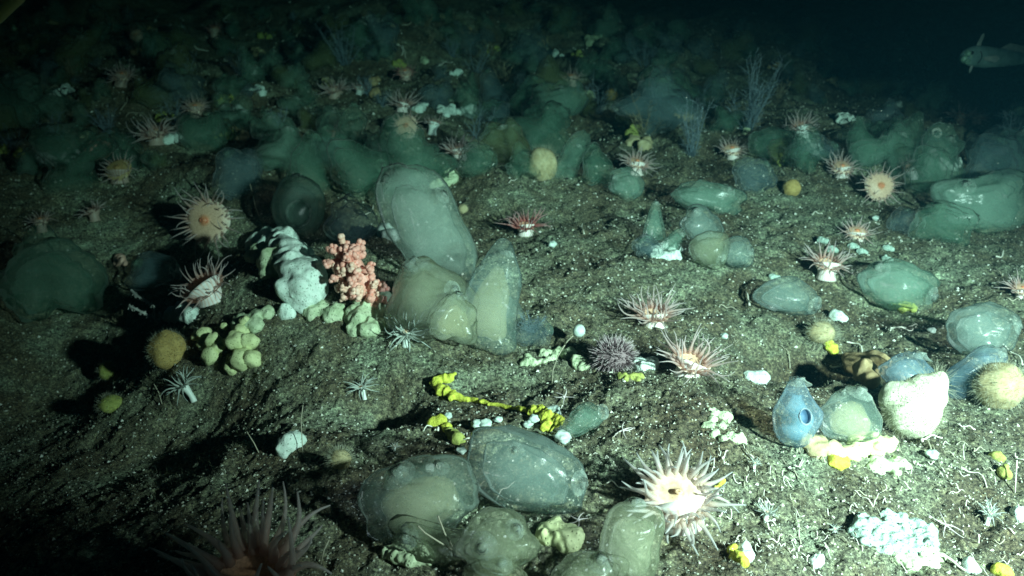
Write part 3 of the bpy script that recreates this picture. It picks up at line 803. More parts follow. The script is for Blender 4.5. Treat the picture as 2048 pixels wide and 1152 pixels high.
S('sea_squirt', 'low dark green squirt left of the angular hazy one', 560, 290, 80, 66, 0, 'egg', ((0.2, 0.8, 6),), 'squirt_far')
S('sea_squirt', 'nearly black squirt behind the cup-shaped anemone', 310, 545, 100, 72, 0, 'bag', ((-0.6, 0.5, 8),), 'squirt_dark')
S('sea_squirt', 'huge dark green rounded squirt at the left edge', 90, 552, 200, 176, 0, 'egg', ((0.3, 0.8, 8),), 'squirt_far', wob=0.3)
S('sea_squirt', 'green squirt spreading like a leaf in the upper middle', 1060, 190, 90, 80, 15, 'cone', ((0, 0.85, 5),), 'squirt_far', wob=0.2)
S('sea_squirt', 'dusky blue fan-shaped squirt left of the leaf-like green one', 985, 180, 80, 90, -15, 'cone', ((0, 0.85, 5),), 'squirt_dark', wob=0.2)
S('sea_squirt', 'dark round squirt between the leaf-like squirt and the grey-pink anemone', 1215, 150, 46, 44, 0, 'egg', ((0, 0.85, 4),), 'squirt_far')
S('sea_squirt', 'teal squirt in front of the anemone with the striped column', 955, 322, 84, 60, 0, 'egg', ((0.6, 0.6, 5),), 'squirt_far')
S('sea_squirt', 'olive squirt left of the anemone with the striped column', 760, 295, 70, 60, -10, 'egg', ((0.3, 0.8, 5),), 'squirt_far')
S('sea_squirt', 'green squirt top rising left of the ragged pink anemone', 1190, 330, 76, 86, -12, 'cone', ((0, 0.9, 6),), 'squirt_far')

def ring_siphon(root, px, py, r_px, dt, m_ring, m_in, tilt=(0.35, 0.15)):
    P = root.location
    t = (P - EYE).dot(FWD) - dt
    s = t / F; r = r_px * s
    n = (-FWD + RIGHT * tilt[0] + UP * tilt[1]).normalized()
    x = n.cross(UP).normalized(); y = n.cross(x)
    c = pt(px, py, t)
    mb = MB()
    mb.tube([c + x * (math.cos(k * 0.2618) * r) + y * (math.sin(k * 0.2618) * r * 1.15) for k in range(25)], r * 0.14, 8, None, False)
    mb.build('siphon_rim', M[m_ring], P, root, None)
    mb = MB()
    prof = [(1.0, 0.0), (0.86, -0.35), (0.68, -0.75), (0.4, -1.0), (0.02, -1.1)]
    v, f = [], []
    for rr_, zz in prof:
        for k in range(24):
            a = k * 0.2618
            v.append(c + x * (math.cos(a) * r * rr_) + y * (math.sin(a) * r * 1.15 * rr_) + n * (zz * r))
    for j in range(len(prof) - 1):
        for k in range(24):
            k2 = (k + 1) % 24
            f.append((j * 24 + k, j * 24 + k2, (j + 1) * 24 + k2, (j + 1) * 24 + k))
    mb.add(v, f)
    mb.build('siphon_throat', M[m_in], P, root, None)
for o in list(COL.objects):
    if str(o.get('label', '')).startswith('blue bottle-shaped squirt'):
        ring_siphon(o, 1611, 833, 14, 0.055, 'ringfilm', 'throat')
    if str(o.get('label', '')).startswith('round pale green squirt with ringed'):
        ring_siphon(o, 597, 428, 24, 0.06, 'film_pale', 'throat_green', (0.05, 0.2))

# the far slope is crowded with dim squirts
BACK = 'dim green sea squirts crowding the far slope'
proto = None
taken = [(812, 252, 60), (806, 206, 55), (670, 178, 60), (722, 174, 40), (1142, 154, 50), (1282, 158, 45), (390, 214, 50), (310, 264, 60), (244, 150, 50), (272, 70, 34),
         (428, 58, 34), (1602, 252, 50), (1464, 298, 45), (1924, 232, 60), (1385, 250, 45), (1500, 200, 60), (868, 244, 40), (918, 298, 60), (1684, 334, 50), (1760, 372, 60),
         (1970, 110, 110), (220, 240, 50), (100, 270, 50), (1274, 325, 50), (810, 144, 45)]
rb = random.Random(21)
cnt = 0
while cnt < 250:
    px, py = rb.uniform(-20, 2070), rb.uniform(14, 330)
    if px > 1250 and py < 60 and rb.random() < 0.7:
        continue
    if any((px - a) ** 2 + (py - b + 8) ** 2 < c * c for a, b, c in taken):
        continue
    if 800 < px < 1700 and py > 225 and rb.random() < 0.75:
        continue
    w = rb.uniform(26, 60) * rb.choice((0.7, 1, 1, 1.6)) * (0.5 + py / 330 * 0.75)
    taken.append((px, py, w * 0.36))
    cnt += 1
    lab = 'dim dark-toned sea squirt in the crowd on the far slope, top of the photo'
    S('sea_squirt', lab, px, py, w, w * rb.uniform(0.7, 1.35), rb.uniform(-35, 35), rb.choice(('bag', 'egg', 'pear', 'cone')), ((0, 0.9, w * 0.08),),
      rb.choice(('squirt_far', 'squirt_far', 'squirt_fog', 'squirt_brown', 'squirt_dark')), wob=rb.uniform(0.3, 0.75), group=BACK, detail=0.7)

# ------------------------------------------------------------------ sponges, crusts and other lumps
def lumps(name, label, m, spheres, cat='sponge', group=None, voxel=0.2, lift=0.25, amp=0.45, smooth=12):
    """spheres: (px, py, radius px[, lift]) resting on the seabed and fused into one body"""
    P, t = at(spheres[0][0], spheres[0][1])
    mb = MB()
    rmin = 1
    for k, q in enumerate(spheres):
        p, tt = at(q[0], q[1])
        r = q[2] * tt / F * 1.25
        rmin = min(rmin, r)
        c = p + Vector((0, 0, r * (q[3] if len(q) > 3 else lift)))
        mb.ball(c, r, q[0] * 0.13 + q[1], amp, 1.8)
        rs = random.Random(int(q[0] * 7 + q[1]))
        for e in range(5):
            d = Vector((rs.gauss(0, 1), rs.gauss(0, 1), rs.gauss(0, 0.7))).normalized()
            mb.ball(c + d * r * rs.uniform(0.6, 0.95), r * rs.uniform(0.25, 0.6), e + q[0], 0.4, 2.0, 10, 7)
    o = mb.build(name, m if not isinstance(m, str) else M[m], P, None, None)
    rm = o.modifiers.new('fuse', 'REMESH'); rm.mode = 'VOXEL'; rm.voxel_size = max(rmin * voxel, 0.0014); rm.use_smooth_shade = True
    sm = o.modifiers.new('soften', 'SMOOTH'); sm.iterations = smooth; sm.factor = 0.5
    return tag(o, label, cat, group)

def cluster(seed, cx, cy, n, sx, sy, r0, r1, ang=0):
    rr = random.Random(seed)
    out = []
    for i in range(n):
        a, q = rr.uniform(0, 6.28), math.sqrt(rr.random())
        x, y = math.cos(a) * q * sx, math.sin(a) * q * sy
        c, s_ = math.cos(math.radians(ang)), math.sin(math.radians(ang))
        out.append((cx + x * c - y * s_, cy + x * s_ + y * c, rr.uniform(r0, r1)))
    return out

L_ = lumps
ws = []
for (x, y, r_) in ((522, 490, 16), (542, 482, 17), (560, 486, 18), (574, 498, 19), (584, 514, 20), (594, 530, 22), (604, 546, 25), (612, 562, 28), (614, 580, 31), (612, 598, 29), (606, 612, 22), (630, 588, 20), (588, 588, 20), (578, 540, 16), (584, 536, 24), (592, 550, 26), (580, 522, 24), (572, 508, 22)):
    for e in range(5):
        ws.append((x + R.uniform(-12, 12), y + R.uniform(-8, 8), r_ * R.uniform(0.6, 1.0), R.uniform(0.3, 0.9)))
L_('white_sponge', 'bright white lumpy sponge running down the mound below the round squirt', 'white_sponge', ws, smooth=16, voxel=0.24)
L_('yellow_sponge', 'pale yellow lumpy sponge beside the bright white one', 'green_sponge',
   [(528, 520, 22), (548, 530, 24), (565, 540, 24), (580, 552, 18), (540, 545, 18), (515, 508, 14)] + cluster(4, 548, 532, 12, 26, 14, 8, 12))
L_('pale_sponge', 'crumbly yellow-green sponge under the salmon coral', 'green_sponge',
   [(722, 648, 22), (735, 632, 24), (752, 618, 20), (765, 604, 16), (740, 664, 18), (712, 634, 16)] + cluster(6, 738, 632, 26, 44, 44, 7, 13), amp=0.4)
L_('small_sponge', 'small round white sponge below the bright white one', 'white_sponge', [(574, 628, 14), (580, 632, 10)])
L_('small_sponge', 'pale crumbly sponge patch on the mound right of the bright white one', 'green_sponge', cluster(8, 652, 628, 14, 34, 14, 7, 14))
L_('small_sponge', 'dim teal sponge under the cup-shaped anemone', 'white_sponge', cluster(9, 372, 634, 9, 26, 10, 12, 18))
L_('small_sponge', 'pale crust between the cup-shaped anemone and the lobed yellow sponge', 'green_sponge', cluster(10, 500, 648, 14, 42, 14, 8, 15, -25))
L_('small_sponge', 'pale bean-shaped lump between the coral and the central squirts', 'white_sponge', [(772, 470, 15), (786, 478, 14), (764, 462, 9)])
L_('small_sponge', 'furry white lump beside a dark pit at lower left', 'white_sponge', [(570, 902, 16), (582, 894, 20), (596, 886, 16)])
L_('encrusting_sponge', 'bright white-teal encrusting sponge patch at the lower right', 'teal_crust',
   cluster(12, 1790, 1070, 80, 84, 36, 7, 16, 8), lift=-0.1, amp=0.6)
L_('encrusting_sponge', 'smaller pale crust patch at the bottom right edge of the seabed', 'green_sponge', cluster(13, 1830, 1118, 24, 62, 14, 7, 14), lift=-0.1, amp=0.4)
L_('encrusting_sponge', 'cream lumpy crust in front of the large dark glossy squirt', 'yellow_sponge',
   cluster(14, 1115, 1075, 26, 42, 24, 9, 18, 5), amp=0.4)
L_('encrusting_sponge', 'ragged white crust at the lower left of the foreground squirts', 'green_sponge', cluster(15, 815, 1108, 22, 44, 16, 8, 15, 5), amp=0.4)
L_('encrusting_sponge', 'low pale green crust on the sediment left of the urchin', 'green_sponge', cluster(16, 1090, 716, 20, 54, 10, 5, 11, -12), lift=0)
L_('encrusting_sponge', 'bright pale lump right of the urchin', 'white_sponge', cluster(17, 1290, 732, 8, 18, 7, 7, 12))
L_('encrusting_sponge', 'pale lump left of the urchin in front of its spines', 'green_sponge', cluster(18, 1163, 732, 8, 16, 7, 6, 12))
L_('encrusting_sponge', 'pale teal crumbs at the foot of the pointed teal squirt', 'white_sponge', cluster(19, 1330, 508, 14, 30, 12, 6, 11))
L_('encrusting_sponge', 'pale lump on the slope right of the urchin anemone', 'white_sponge', cluster(20, 1510, 762, 8, 16, 8, 8, 14))
L_('encrusting_sponge', 'teal lump behind the yellow crust near the clear oval squirt', 'white_sponge', [(1670, 636, 12), (1680, 640, 10)])
L_('encrusting_sponge', 'teal-white crumb clump in the middle distance above the central squirts', 'green_sponge', cluster(22, 870, 358, 16, 40, 14, 6, 12))
L_('encrusting_sponge', 'white-green crust in the dim upper middle', 'white_sponge', cluster(23, 910, 225, 14, 40, 10, 5, 9))
L_('encrusting_sponge', 'teal crust lump at the very dim top, left of middle', 'white_sponge', cluster(24, 745, 48, 9, 20, 5, 5, 9))
L_('encrusting_sponge', 'green crust lump at the dim top, right of middle', 'green_sponge', cluster(25, 1195, 84, 9, 20, 10, 6, 10))
L_('encrusting_sponge', 'milky film of crust in front of the right-hand squirt clump', 'green_sponge', cluster(26, 1782, 935, 16, 36, 14, 8, 14), lift=-0.1)
L_('encrusting_sponge', 'pale green crust on the ridge left of the blue bottle squirt', 'green_sponge', cluster(27, 1440, 850, 16, 50, 22, 6, 12, 30), lift=-0.35)
for k, (x, y) in enumerate(((1640, 482), (1660, 500), (1702, 494), (1720, 505), (1772, 498), (1545, 556), (1770, 520))):
    L_('pale_pebble', 'small flat pale lump strewn around the white-columned anemone on the right', 'teal_crust', [(x, y, 6), (x + 7, y + 1, 5), (x + 12, y + 2, 4)], group='pale lumps near the white-columned anemone')
# lobed yellow sponge: each lobe is a part
P, t = at(440, 700)
lob = empty('lobed_sponge', P)
tag(lob, 'pale yellow sponge made of plump rounded lobes, lower left', 'sponge')
for k, (x, y, r, lf) in enumerate(((412, 676, 15, 1.0), (430, 690, 17, 0.9), (408, 692, 13, 0.6), (425, 714, 20, 0.6), (440, 700, 14, 0.8), (485, 672, 15, 1.1), (478, 696, 22, 1.0), (500, 690, 18, 0.8),
                                   (485, 722, 24, 0.5), (505, 720, 20, 0.5), (465, 735, 15, 0.4), (456, 690, 10, 1.0), (396, 676, 11, 0.7), (450, 660, 8, 1.4), (492, 656, 12, 1.5))):
    p, tt = at(x, y + r * 0.5)
    mb = MB(); r_ = r * tt / F
    mb.ball(p + Vector((0, 0, r_ * (lf + 0.2))), (r_ * 1.05, r_, r_ * 0.95), k * 3.3, 0.28, 1.5, 20, 14)
    mb.build('lobe', M['yellow_sponge'], P, lob, None)

def fuzz(root, P, C, r, n, ln, m, seed, up=0.0, name='bristles', rad=0.00035):
    rr = random.Random(seed); mb = MB()
    for i in range(n):
        d = Vector((rr.gauss(0, 1), rr.gauss(0, 1), rr.gauss(0, 1) + up)).normalized()
        b = C + Vector((d.x * r[0], d.y * r[1], d.z * r[2])) * 0.97
        l = ln * rr.uniform(0.4, 1.3)
        j = Vector((rr.uniform(-1, 1), rr.uniform(-1, 1), rr.uniform(-1, 1))) * 0.35
        mb.tube([b, b + (d + j * 0.4) * l * 0.5, b + (d + j) * l], [rad, rad * 0.8, rad * 0.4], 3)
    o = mb.build(name, M[m], P, root)
    o['kind'] = 'stuff'
    return o

def ball_sponge(name, label, px, py, w, h, m, n=500, ln=0.012, fm='bristle', group=None, amp=0.12, sink=0.42):
    P, t = at(px, py + h * sink)
    s = t / F
    C = pt(px, py, t)
    root = empty(name, P); tag(root, label, 'sponge', group)
    r = (w * s / 2, w * s / 2 * 0.9, h * s / 2)
    mb = MB(); mb.ball(C, r, px * 0.3, amp, 1.4, 36, 24)
    mb.build('body', M[m], P, root, None)
    fuzz(root, P, C, r, n, ln, fm, px)
    return root, P, C, r
P, t = at(1824, 872)
s = t / F
C = pt(1824, 820, t)
root = empty('ball_sponge', P); tag(root, 'big bright cream ball sponge with fine bristles and a pointed corner, right front', 'sponge')
mb = MB()
mb.ball(C, (58 * s, 54 * s, 60 * s), 3, 0.1, 1.4, 36, 24)
for x, y, r_ in ((1846, 792, 44), (1862, 776, 32), (1874, 764, 22), (1882, 754, 13), (1800, 800, 40), (1790, 790, 28)):
    mb.ball(pt(x, y, t), r_ * s, x, 0.12, 1.6, 20, 14)
o = mb.build('body', M['cream'], P, root, None)
rm = o.modifiers.new('fuse', 'REMESH'); rm.mode = 'VOXEL'; rm.voxel_size = 0.0028; rm.use_smooth_shade = True
sm = o.modifiers.new('soften', 'SMOOTH'); sm.iterations = 14; sm.factor = 0.5
fuzz(root, P, C, (60 * s, 56 * s, 62 * s), 1500, 0.010, 'bristle', 4)
fuzz(root, P, pt(1870, 768, t), (26 * s, 22 * s, 24 * s), 160, 0.026, 'bristle', 5, 0.2, 'long_bristles')
fuzz(root, P, pt(1810, 782, t), (44 * s, 30 * s, 10 * s), 300, 0.008, 'turf', 6, 0.8, 'brown_fuzz')
ball_sponge('ball_sponge', 'orange-yellow ball sponge glowing in the dark at lower left', 336, 702, 78, 84, 'ochre', 700, 0.008)
ball_sponge('ball_sponge', 'hazy tan-yellow ball sponge at the right edge', 2000, 772, 100, 92, 'tan', 900, 0.014)
ball_sponge('ball_sponge', 'fuzzy tan sponge tuft in the middle distance with shadows on both sides', 1084, 330, 62, 70, 'tan', 700, 0.022)
ball_sponge('ball_sponge', 'fuzzy yellow-tan tuft above the lemon lump at mid right', 1642, 664, 54, 44, 'tan', 600, 0.014)
ball_sponge('ball_sponge', 'small ochre ball among squirts, left of the brown-pink anemone row', 1584, 376, 36, 36, 'ochre', 200, 0.006)
ball_sponge('ball_sponge', 'tiny tan ball right of the tall central squirt', 926, 418, 20, 20, 'tan', 100, 0.004)
for k, x in enumerate((1095, 1152, 1222)):
    ball_sponge('ball_sponge', ('leftmost', 'middle', 'rightmost')[k] + ' of three dim yellow balls in a row in the upper middle', x, (186, 194, 190)[k], 26, 26, 'ochre', 80, 0.006, group='three dim yellow balls')
ball_sponge('ball_sponge', 'dim green-yellow tuft at the far lower left', 215, 742, 34, 40, 'lime', 260, 0.008)
ball_sponge('ball_sponge', 'faint green tuft left of the leaning white-stalked anemone', 222, 808, 52, 34, 'lime', 300, 0.01)
ball_sponge('ball_sponge', 'soft brown-green tuft left of the foreground squirts', 680, 920, 44, 44, 'tan', 400, 0.012)
# brown fibrous holdfast behind and below the right-hand squirts
L_('brown_sponge', 'rusty brown fibrous sponge behind the milky squirt on the right', 'brown', cluster(31, 1738, 752, 16, 34, 24, 14, 20), lift=0.8, amp=0.4, smooth=16)
L_('fibrous_sponge', 'pale yellow fibrous mat at the base of the right-hand squirt clump', 'yellow_sponge', cluster(32, 1716, 900, 22, 54, 18, 10, 18, -8), lift=0.1, amp=0.4)
L_('fibrous_sponge', 'grey-tan fibrous mat in front of the blue bottle squirt', 'tan', cluster(33, 1640, 896, 16, 40, 12, 9, 15, 15), lift=0.0, amp=0.4)

# yellow rope sponge and lemon lumps
P, t = at(960, 800)
rope = empty('rope_sponge', P); tag(rope, 'long bright yellow rope-like sponge crossing the sediment to a yellow clump', 'sponge')
pl = [(905, 762), (880, 764), (872, 776), (884, 790), (905, 798), (940, 805), (985, 812), (1030, 822), (1062, 826)]
wd = [9, 12, 12, 12, 10, 7, 5, 5, 7]
fine, fw = [], []
for i in range(len(pl) - 1):
    for j in range(5):
        q = j / 5
        fine.append((pl[i][0] * (1 - q) + pl[i + 1][0] * q + R.uniform(-2, 2), pl[i][1] * (1 - q) + pl[i + 1][1] * q + R.uniform(-1.5, 1.5)))
        fw.append((wd[i] * (1 - q) + wd[i + 1] * q) * R.uniform(0.75, 1.25))
pp, rr = [], []
for (x, y), w in zip(fine, fw):
    p, tt = at(x, y); r = w * tt / F
    pp.append(p + Vector((0, 0, r * 0.5 + 0.003))); rr.append(r)
def fuse(o, v, it):
    rm = o.modifiers.new('fuse', 'REMESH'); rm.mode = 'VOXEL'; rm.voxel_size = v; rm.use_smooth_shade = True
    sm = o.modifiers.new('soften', 'SMOOTH'); sm.iterations = it; sm.factor = 0.5
mb = MB(); mb.tube(pp, [q * 0.9 for q in rr], 8)
ry = random.Random(8)
for q, r in zip(pp, rr):
    for e in range(2 if r > 0.007 else 1):
        mb.ball(q + Vector((ry.gauss(0, 1), ry.gauss(0, 1), ry.gauss(0, 0.5))) * r * 0.45, r * ry.uniform(0.4, 0.75), e + r, 0.4, 2.0, 9, 6)
fuse(mb.build('strand', M['lemon'], P, rope, None), 0.0018, 10)
mb = MB()
for x, y, r_ in ((1068, 828, 13), (1082, 832, 15), (1095, 842, 18), (1110, 850, 16), (1098, 856, 13), (1078, 822, 9), (1118, 844, 11), (1088, 858, 9)):
    p, tt = at(x, y); r = r_ * tt / F; c = p + Vector((0, 0, r * 0.5)); mb.ball(c, r, x, 0.5, 2.2)
    for e in range(6):
        d = Vector((ry.gauss(0, 1), ry.gauss(0, 1), ry.gauss(0, 0.8))).normalized()
        mb.ball(c + d * r * 0.8, r * ry.uniform(0.2, 0.5), e, 0.4, 2, 9, 6)
fuse(mb.build('clump', M['lemon'], P, rope, None), 0.0018, 6)
L_('lemon_sponge', 'lemon yellow lump left of the rope sponge, over a bent white tube', 'lemon', [(866, 850, 11), (880, 848, 13), (894, 858, 9)], amp=0.4)
L_('lemon_sponge', 'yellow-brown lump in front of the lemon lump, beside the dark glossy squirt', 'lime', [(900, 866, 9), (915, 880, 12), (908, 872, 10)], amp=0.4)
L_('lemon_sponge', 'lemon lump below the milky squirt at right', 'lemon', [(1668, 926, 12), (1680, 930, 12), (1690, 924, 8)], amp=0.3)
L_('lemon_sponge', 'lemon yellow lump beside the dark hollow at mid right', 'lemon', [(1656, 688, 8), (1662, 698, 9), (1668, 706, 7)], amp=0.4)
L_('lemon_sponge', 'small yellow crust in front of the anemone beside the urchin', 'lime', cluster(41, 1262, 758, 9, 28, 6, 5, 8), amp=0.4)
L_('lemon_sponge', 'yellow and white lump near the bottom edge, right of the cream anemone', 'lemon', [(1466, 1104, 10), (1478, 1118, 12), (1488, 1128, 10)], amp=0.4)
L_('lemon_sponge', 'thin yellow crust under the wide green squirt at right', 'lime', cluster(42, 1800, 616, 12, 34, 6, 5, 8), amp=0.4)
L_('lemon_sponge', 'lemon lump at the bottom right corner', 'lemon', [(1996, 1142, 12), (2008, 1148, 12)], amp=0.4)
L_('lemon_sponge', 'small yellow lump at the right edge above the tiny blue-white anemone', 'lime', [(2006, 946, 10), (2014, 952, 9)], amp=0.4)
L_('lemon_sponge', 'small olive-yellow lump at the right, behind the white bent tube', 'lime', [(1992, 916, 10), (2000, 920, 8)], amp=0.4)
L_('lemon_sponge', 'little yellow fleck right of the cream anemone tentacles', 'lemon', [(1438, 972, 5), (1444, 964, 6), (1430, 976, 4)], amp=0.3)
L_('lemon_sponge', 'little dull yellow lump under the blue-grey squirt at far right', 'lime', [(1558, 320, 9), (1562, 328, 7)], amp=0.4)
L_('white_lump', 'rounded white lump on the lower right beside the yellow lump', 'white_sponge', [(1488, 1106, 14), (1494, 1116, 12)])
L_('white_lump', 'pale blue-white lump with yellow edge at the bottom right', 'ball', [(1936, 1136, 14), (1944, 1140, 12)])
L_('white_lump', 'small white tuft at the bottom, between the yellow lump and the white crust', 'white_sponge', [(1636, 1124, 11), (1630, 1130, 8)])
L_('white_lump', 'small white tuft near the right edge at the bottom', 'white_sponge', [(2036, 1030, 12), (2042, 1040, 12)])

# ------------------------------------------------------------------ salmon soft coral
P, t = at(716, 600)
s = t / F
coral = empty('soft_coral', P); tag(coral, 'salmon pink knobbly soft coral on the mound', 'coral')
rc = random.Random(5)
stem = [(742, 596), (728, 572), (712, 545), (698, 516), (690, 492)]
st3 = [pt(x, y, t - 0.03 - 0.02 * i / 4) for i, (x, y) in enumerate(stem)]
mb = MB(); mb.tube(st3, [18 * s, 20 * s, 22 * s, 19 * s, 12 * s], 12); mb.build('stem', M['coral'], P, coral)
for i in range(74):
    q = rc.random()
    k = min(3, int(q * 4)); f_ = q * 4 - k
    c = st3[k].lerp(st3[k + 1], f_)
    d = Vector((rc.gauss(0, 1), -abs(rc.gauss(0, 0.9)), rc.gauss(0, 0.8))).normalized()
    reach = rc.uniform(24, 46) * s * (0.75 + 0.4 * math.sin(math.pi * q))
    mb = MB()
    e = c + d * reach
    mb.tube([c, c.lerp(e, 0.6), e], [6 * s, 6 * s, 7 * s], 7)
    for j in range(6):
        dd = Vector((rc.gauss(0, 1), rc.gauss(0, 1), rc.gauss(0, 1))).normalized()
        mb.ball(e + dd * 6 * s, rc.uniform(3.6, 6.2) * s, j + i, 0.35, 2.0, 8, 6)
    mb.build('branch', M['coraltip'] if rc.random() < 0.4 else M['coral'], P, coral, None)
L_('pink_tuft', 'tiny pale pink tuft in the dark left of the cup-shaped anemone', 'coraltip', [(240, 520, 9), (246, 528, 8), (236, 528, 7)])
L_('pink_tuft', 'dim orange coral tuft behind the swollen tan anemone', 'coral', cluster(51, 200, 300, 10, 22, 12, 6, 10), amp=0.4)

# ------------------------------------------------------------------ sea urchin
P, t = at(1226, 738)
s = t / F
C = pt(1226, 712, t)
urch = empty('sea_urchin', P); tag(urch, 'purple-grey sea urchin bristling with short spines', 'sea urchin')
mb = MB(); rU = (36 * s, 34 * s, 26 * s); mb.ball(C, rU, 2, 0.06, 1.5, 30, 20); mb.build('body', M['urchin'], P, urch, None)
ru = random.Random(9)
rest = MB()
for i in range(620):
    d = Vector((ru.gauss(0, 1), ru.gauss(0, 1), ru.gauss(0, 1) + 0.5)).normalized()
    b = C + Vector((d.x * rU[0], d.y * rU[1], d.z * rU[2])) * 0.98
    dd = (d + Vector((ru.uniform(-1, 1), ru.uniform(-1, 1), ru.uniform(-1, 1))) * 0.3).normalized()
    l = ru.uniform(8, 22) * s
    tgt = MB() if i < 95 else rest
    tgt.tube([b, b + dd * l], [0.95 * s, 0.3 * s], 5)
    if i < 95:
        tgt.build('spine', M['spine'], P, urch)
o = rest.build('spines', M['spine'], P, urch); o['kind'] = 'stuff'

# ------------------------------------------------------------------ hydroids: feathery colonies
def hydroid(name, label, px, py, w, h, m, n=16, seed=1, lean=0.0, twig=14, group='feathery hydroids', rad=0.9, tw=0.16):
    P, t = at(px, py); s = t / F
    rr = random.Random(seed)
    root = empty(name, P); tag(root, label, 'hydroid', group)
    for i in range(n):
        mb = MB()
        p = P + Vector((rr.uniform(-0.1, 0.1) * w * s, rr.uniform(-0.05, 0.05) * w * s, -0.002))
        d = Vector((rr.uniform(-1, 1) * w / h * 0.75 + lean, rr.uniform(-0.3, 0.3), 1)).normalized()
        ln = h * s * rr.uniform(0.55, 1.08)
        pts = [p]
        for k in range(7):
            d = (d + Vector((rr.uniform(-1, 1), rr.uniform(-1, 1), rr.uniform(-0.5, 0.7))) * 0.16).normalized()
            p = p + d * (ln / 7); pts.append(p)
        mb.tube(pts, [rad * s * (1.1 - 0.1 * k) for k in range(8)], 4)
        for k in range(twig):
            j = rr.randint(1, 7)
            q = pts[j - 1].lerp(pts[j], rr.random())
            a = Vector((rr.uniform(-1, 1), rr.uniform(-1, 1), rr.uniform(-0.1, 0.9))).normalized()
            l = h * s * tw * rr.uniform(0.5, 1.3)
            b1 = q + a * l * 0.55; b2 = b1 + (a + Vector((0, 0, rr.uniform(-0.2, 0.7)))).normalized() * l * 0.5
            mb.tube([q, b1, b2], [rad * s * 0.6, rad * s * 0.5, rad * s * 0.3], 3)
        mb.build('branch', M[m], P, root)
    return root
Y = hydroid
Y('hydroid', 'tall wispy pale blue hydroid right of the upper middle', 1382, 312, 60, 120, 'hydroid', 16, 1)
Y('hydroid', 'tallest pale blue feathery hydroid, beside the wispy one', 1496, 262, 76, 150, 'hydroid', 20, 2, 0.1)
Y('hydroid', 'bushy bluish hydroid left of the spiky cream-pink anemone', 218, 270, 66, 66, 'hydroid', 16, 3)
Y('hydroid', 'sparse grey hydroid in the dark upper left, left of the bushy one', 116, 282, 80, 60, 'hydroid', 14, 4)
Y('hydroid', 'dim grey hydroid at the left edge', 20, 306, 60, 60, 'hydroid', 14, 5)
Y('hydroid', 'tall dusky blue hydroid at the right edge', 2034, 330, 60, 110, 'hydroid', 16, 6)
Y('hydroid', 'dim violet hydroid tuft above the hazy squirts', 562, 262, 40, 50, 'hydroid', 12, 7)
Y('hydroid', 'very dim blue hydroid near the top, left of middle', 690, 130, 80, 90, 'hydroid', 16, 8)
Y('hydroid', 'low grey branching hydroid in front of the dusky squirt beside the central cluster', 1064, 664, 90, 50, 'hydroid', 14, 9, 0, 18)
Y('hydroid', 'brown twiggy hydroid in the dark at lower left', 248, 650, 110, 36, 'hydrobrown', 12, 10, -0.6, 16)
rh = random.Random(61)
for k in range(46):
    px, py = rh.uniform(0, 2048), rh.uniform(20, 300)
    if px > 1300 and py < 90:
        continue
    h_ = (16 + py * 0.16) * rh.uniform(0.7, 1.5)
    Y('hydroid', 'small dim wisp of hydroid among the far squirts', px, py, h_ * rh.uniform(0.7, 1.4), h_, rh.choice(('hydroid', 'hydrobrown', 'hydroid')), 7, 200 + k, 0, 9, 'dim hydroid wisps on the far slope', 0.8, 0.3)
for k in range(60):
    px, py = rh.uniform(0, 2048), rh.uniform(30, 330)
    if px > 1300 and py < 110:
        continue
    r_ = 3 + py * 0.022
    L_('crust_tuft', 'small dim crumbly tuft among the far squirts', rh.choice(('green_sponge', 'white_sponge', 'tan', 'lime', 'brown')), cluster(300 + k, px, py, rh.randint(3, 7), r_ * 2.2, r_, r_ * 0.6, r_ * 1.2),
       'sponge', 'dim crumbly tufts on the far slope', amp=0.6)
# the two white comb-like fronds
for k, (lab, pts2) in enumerate((('upper white knobbly hydroid frond in the dark hollow', [(262, 580), (275, 592), (292, 602), (308, 612)]),
                                 ('lower white knobbly hydroid frond in the dark hollow', [(258, 612), (276, 620), (298, 632), (318, 642)]))):
    P, t = at(310, 655); s = t / F
    root = empty('hydroid', P); tag(root, lab, 'hydroid', 'white fronds in the hollow')
    p3 = [pt(x, y, t - 0.02) for x, y in pts2] + [P]
    mb = MB(); mb.tube(p3[::-1], [1.6 * s, 1.8 * s, 2.4 * s, 2.6 * s, 3.2 * s], 6); mb.build('stem', M['hydrowhite'], P, root)
    rr_ = random.Random(k)
    mb = MB()
    for j in range(36):
        q = rr_.random() * 3; i = int(q)
        b = p3[i].lerp(p3[i + 1], q - i)
        d = (UP * rr_.choice((-1, 1)) + RIGHT * rr_.uniform(-0.8, 0.2) + FWD * rr_.uniform(-0.6, 0.6)).normalized()
        mb.tube([b, b + d * rr_.uniform(3, 8) * s], [1.3 * s, 0.7 * s], 4)
    o = mb.build('knobs', M['hydrowhite'], P, root)

# ------------------------------------------------------------------ small round balls, tubes, threads, brittle stars
def pale_ball(label, px, py, d, m='ball', group=None):
    P, t = at(px, py + d * 0.4); s = t / F
    mb = MB(); mb.ball(P + Vector((0, 0, d * s * 0.42)), (d * s * 0.5, d * s * 0.5, d * s * 0.36), px, 0.4, 1.5, 20, 14)
    return tag(mb.build('pale_ball', M[m], P, None, None), label, 'ball', group)
pale_ball('white ball on the sediment right of the cream ball sponge', 1862, 907, 24)
pale_ball('pale blob sitting on the yellow clump at the end of the rope sponge', 1106, 824, 34)
pale_ball('white blob in front of the yellow clump, at the dark squirt’s back edge'.replace('’', ''), 1124, 872, 34)
pale_ball('small blue-white ball above the anemone beside the urchin', 1448, 672, 16)
pale_ball('white ball right of the dull pink anemone', 1750, 436, 14)
pale_ball('faint round ball in the dim upper right', 1794, 210, 20)
pale_ball('pale ball at the right edge of the lit seabed above the hazy squirt', 1862, 660, 16)
pale_ball('round greenish ball below the rose-red anemone', 1104, 488, 18)
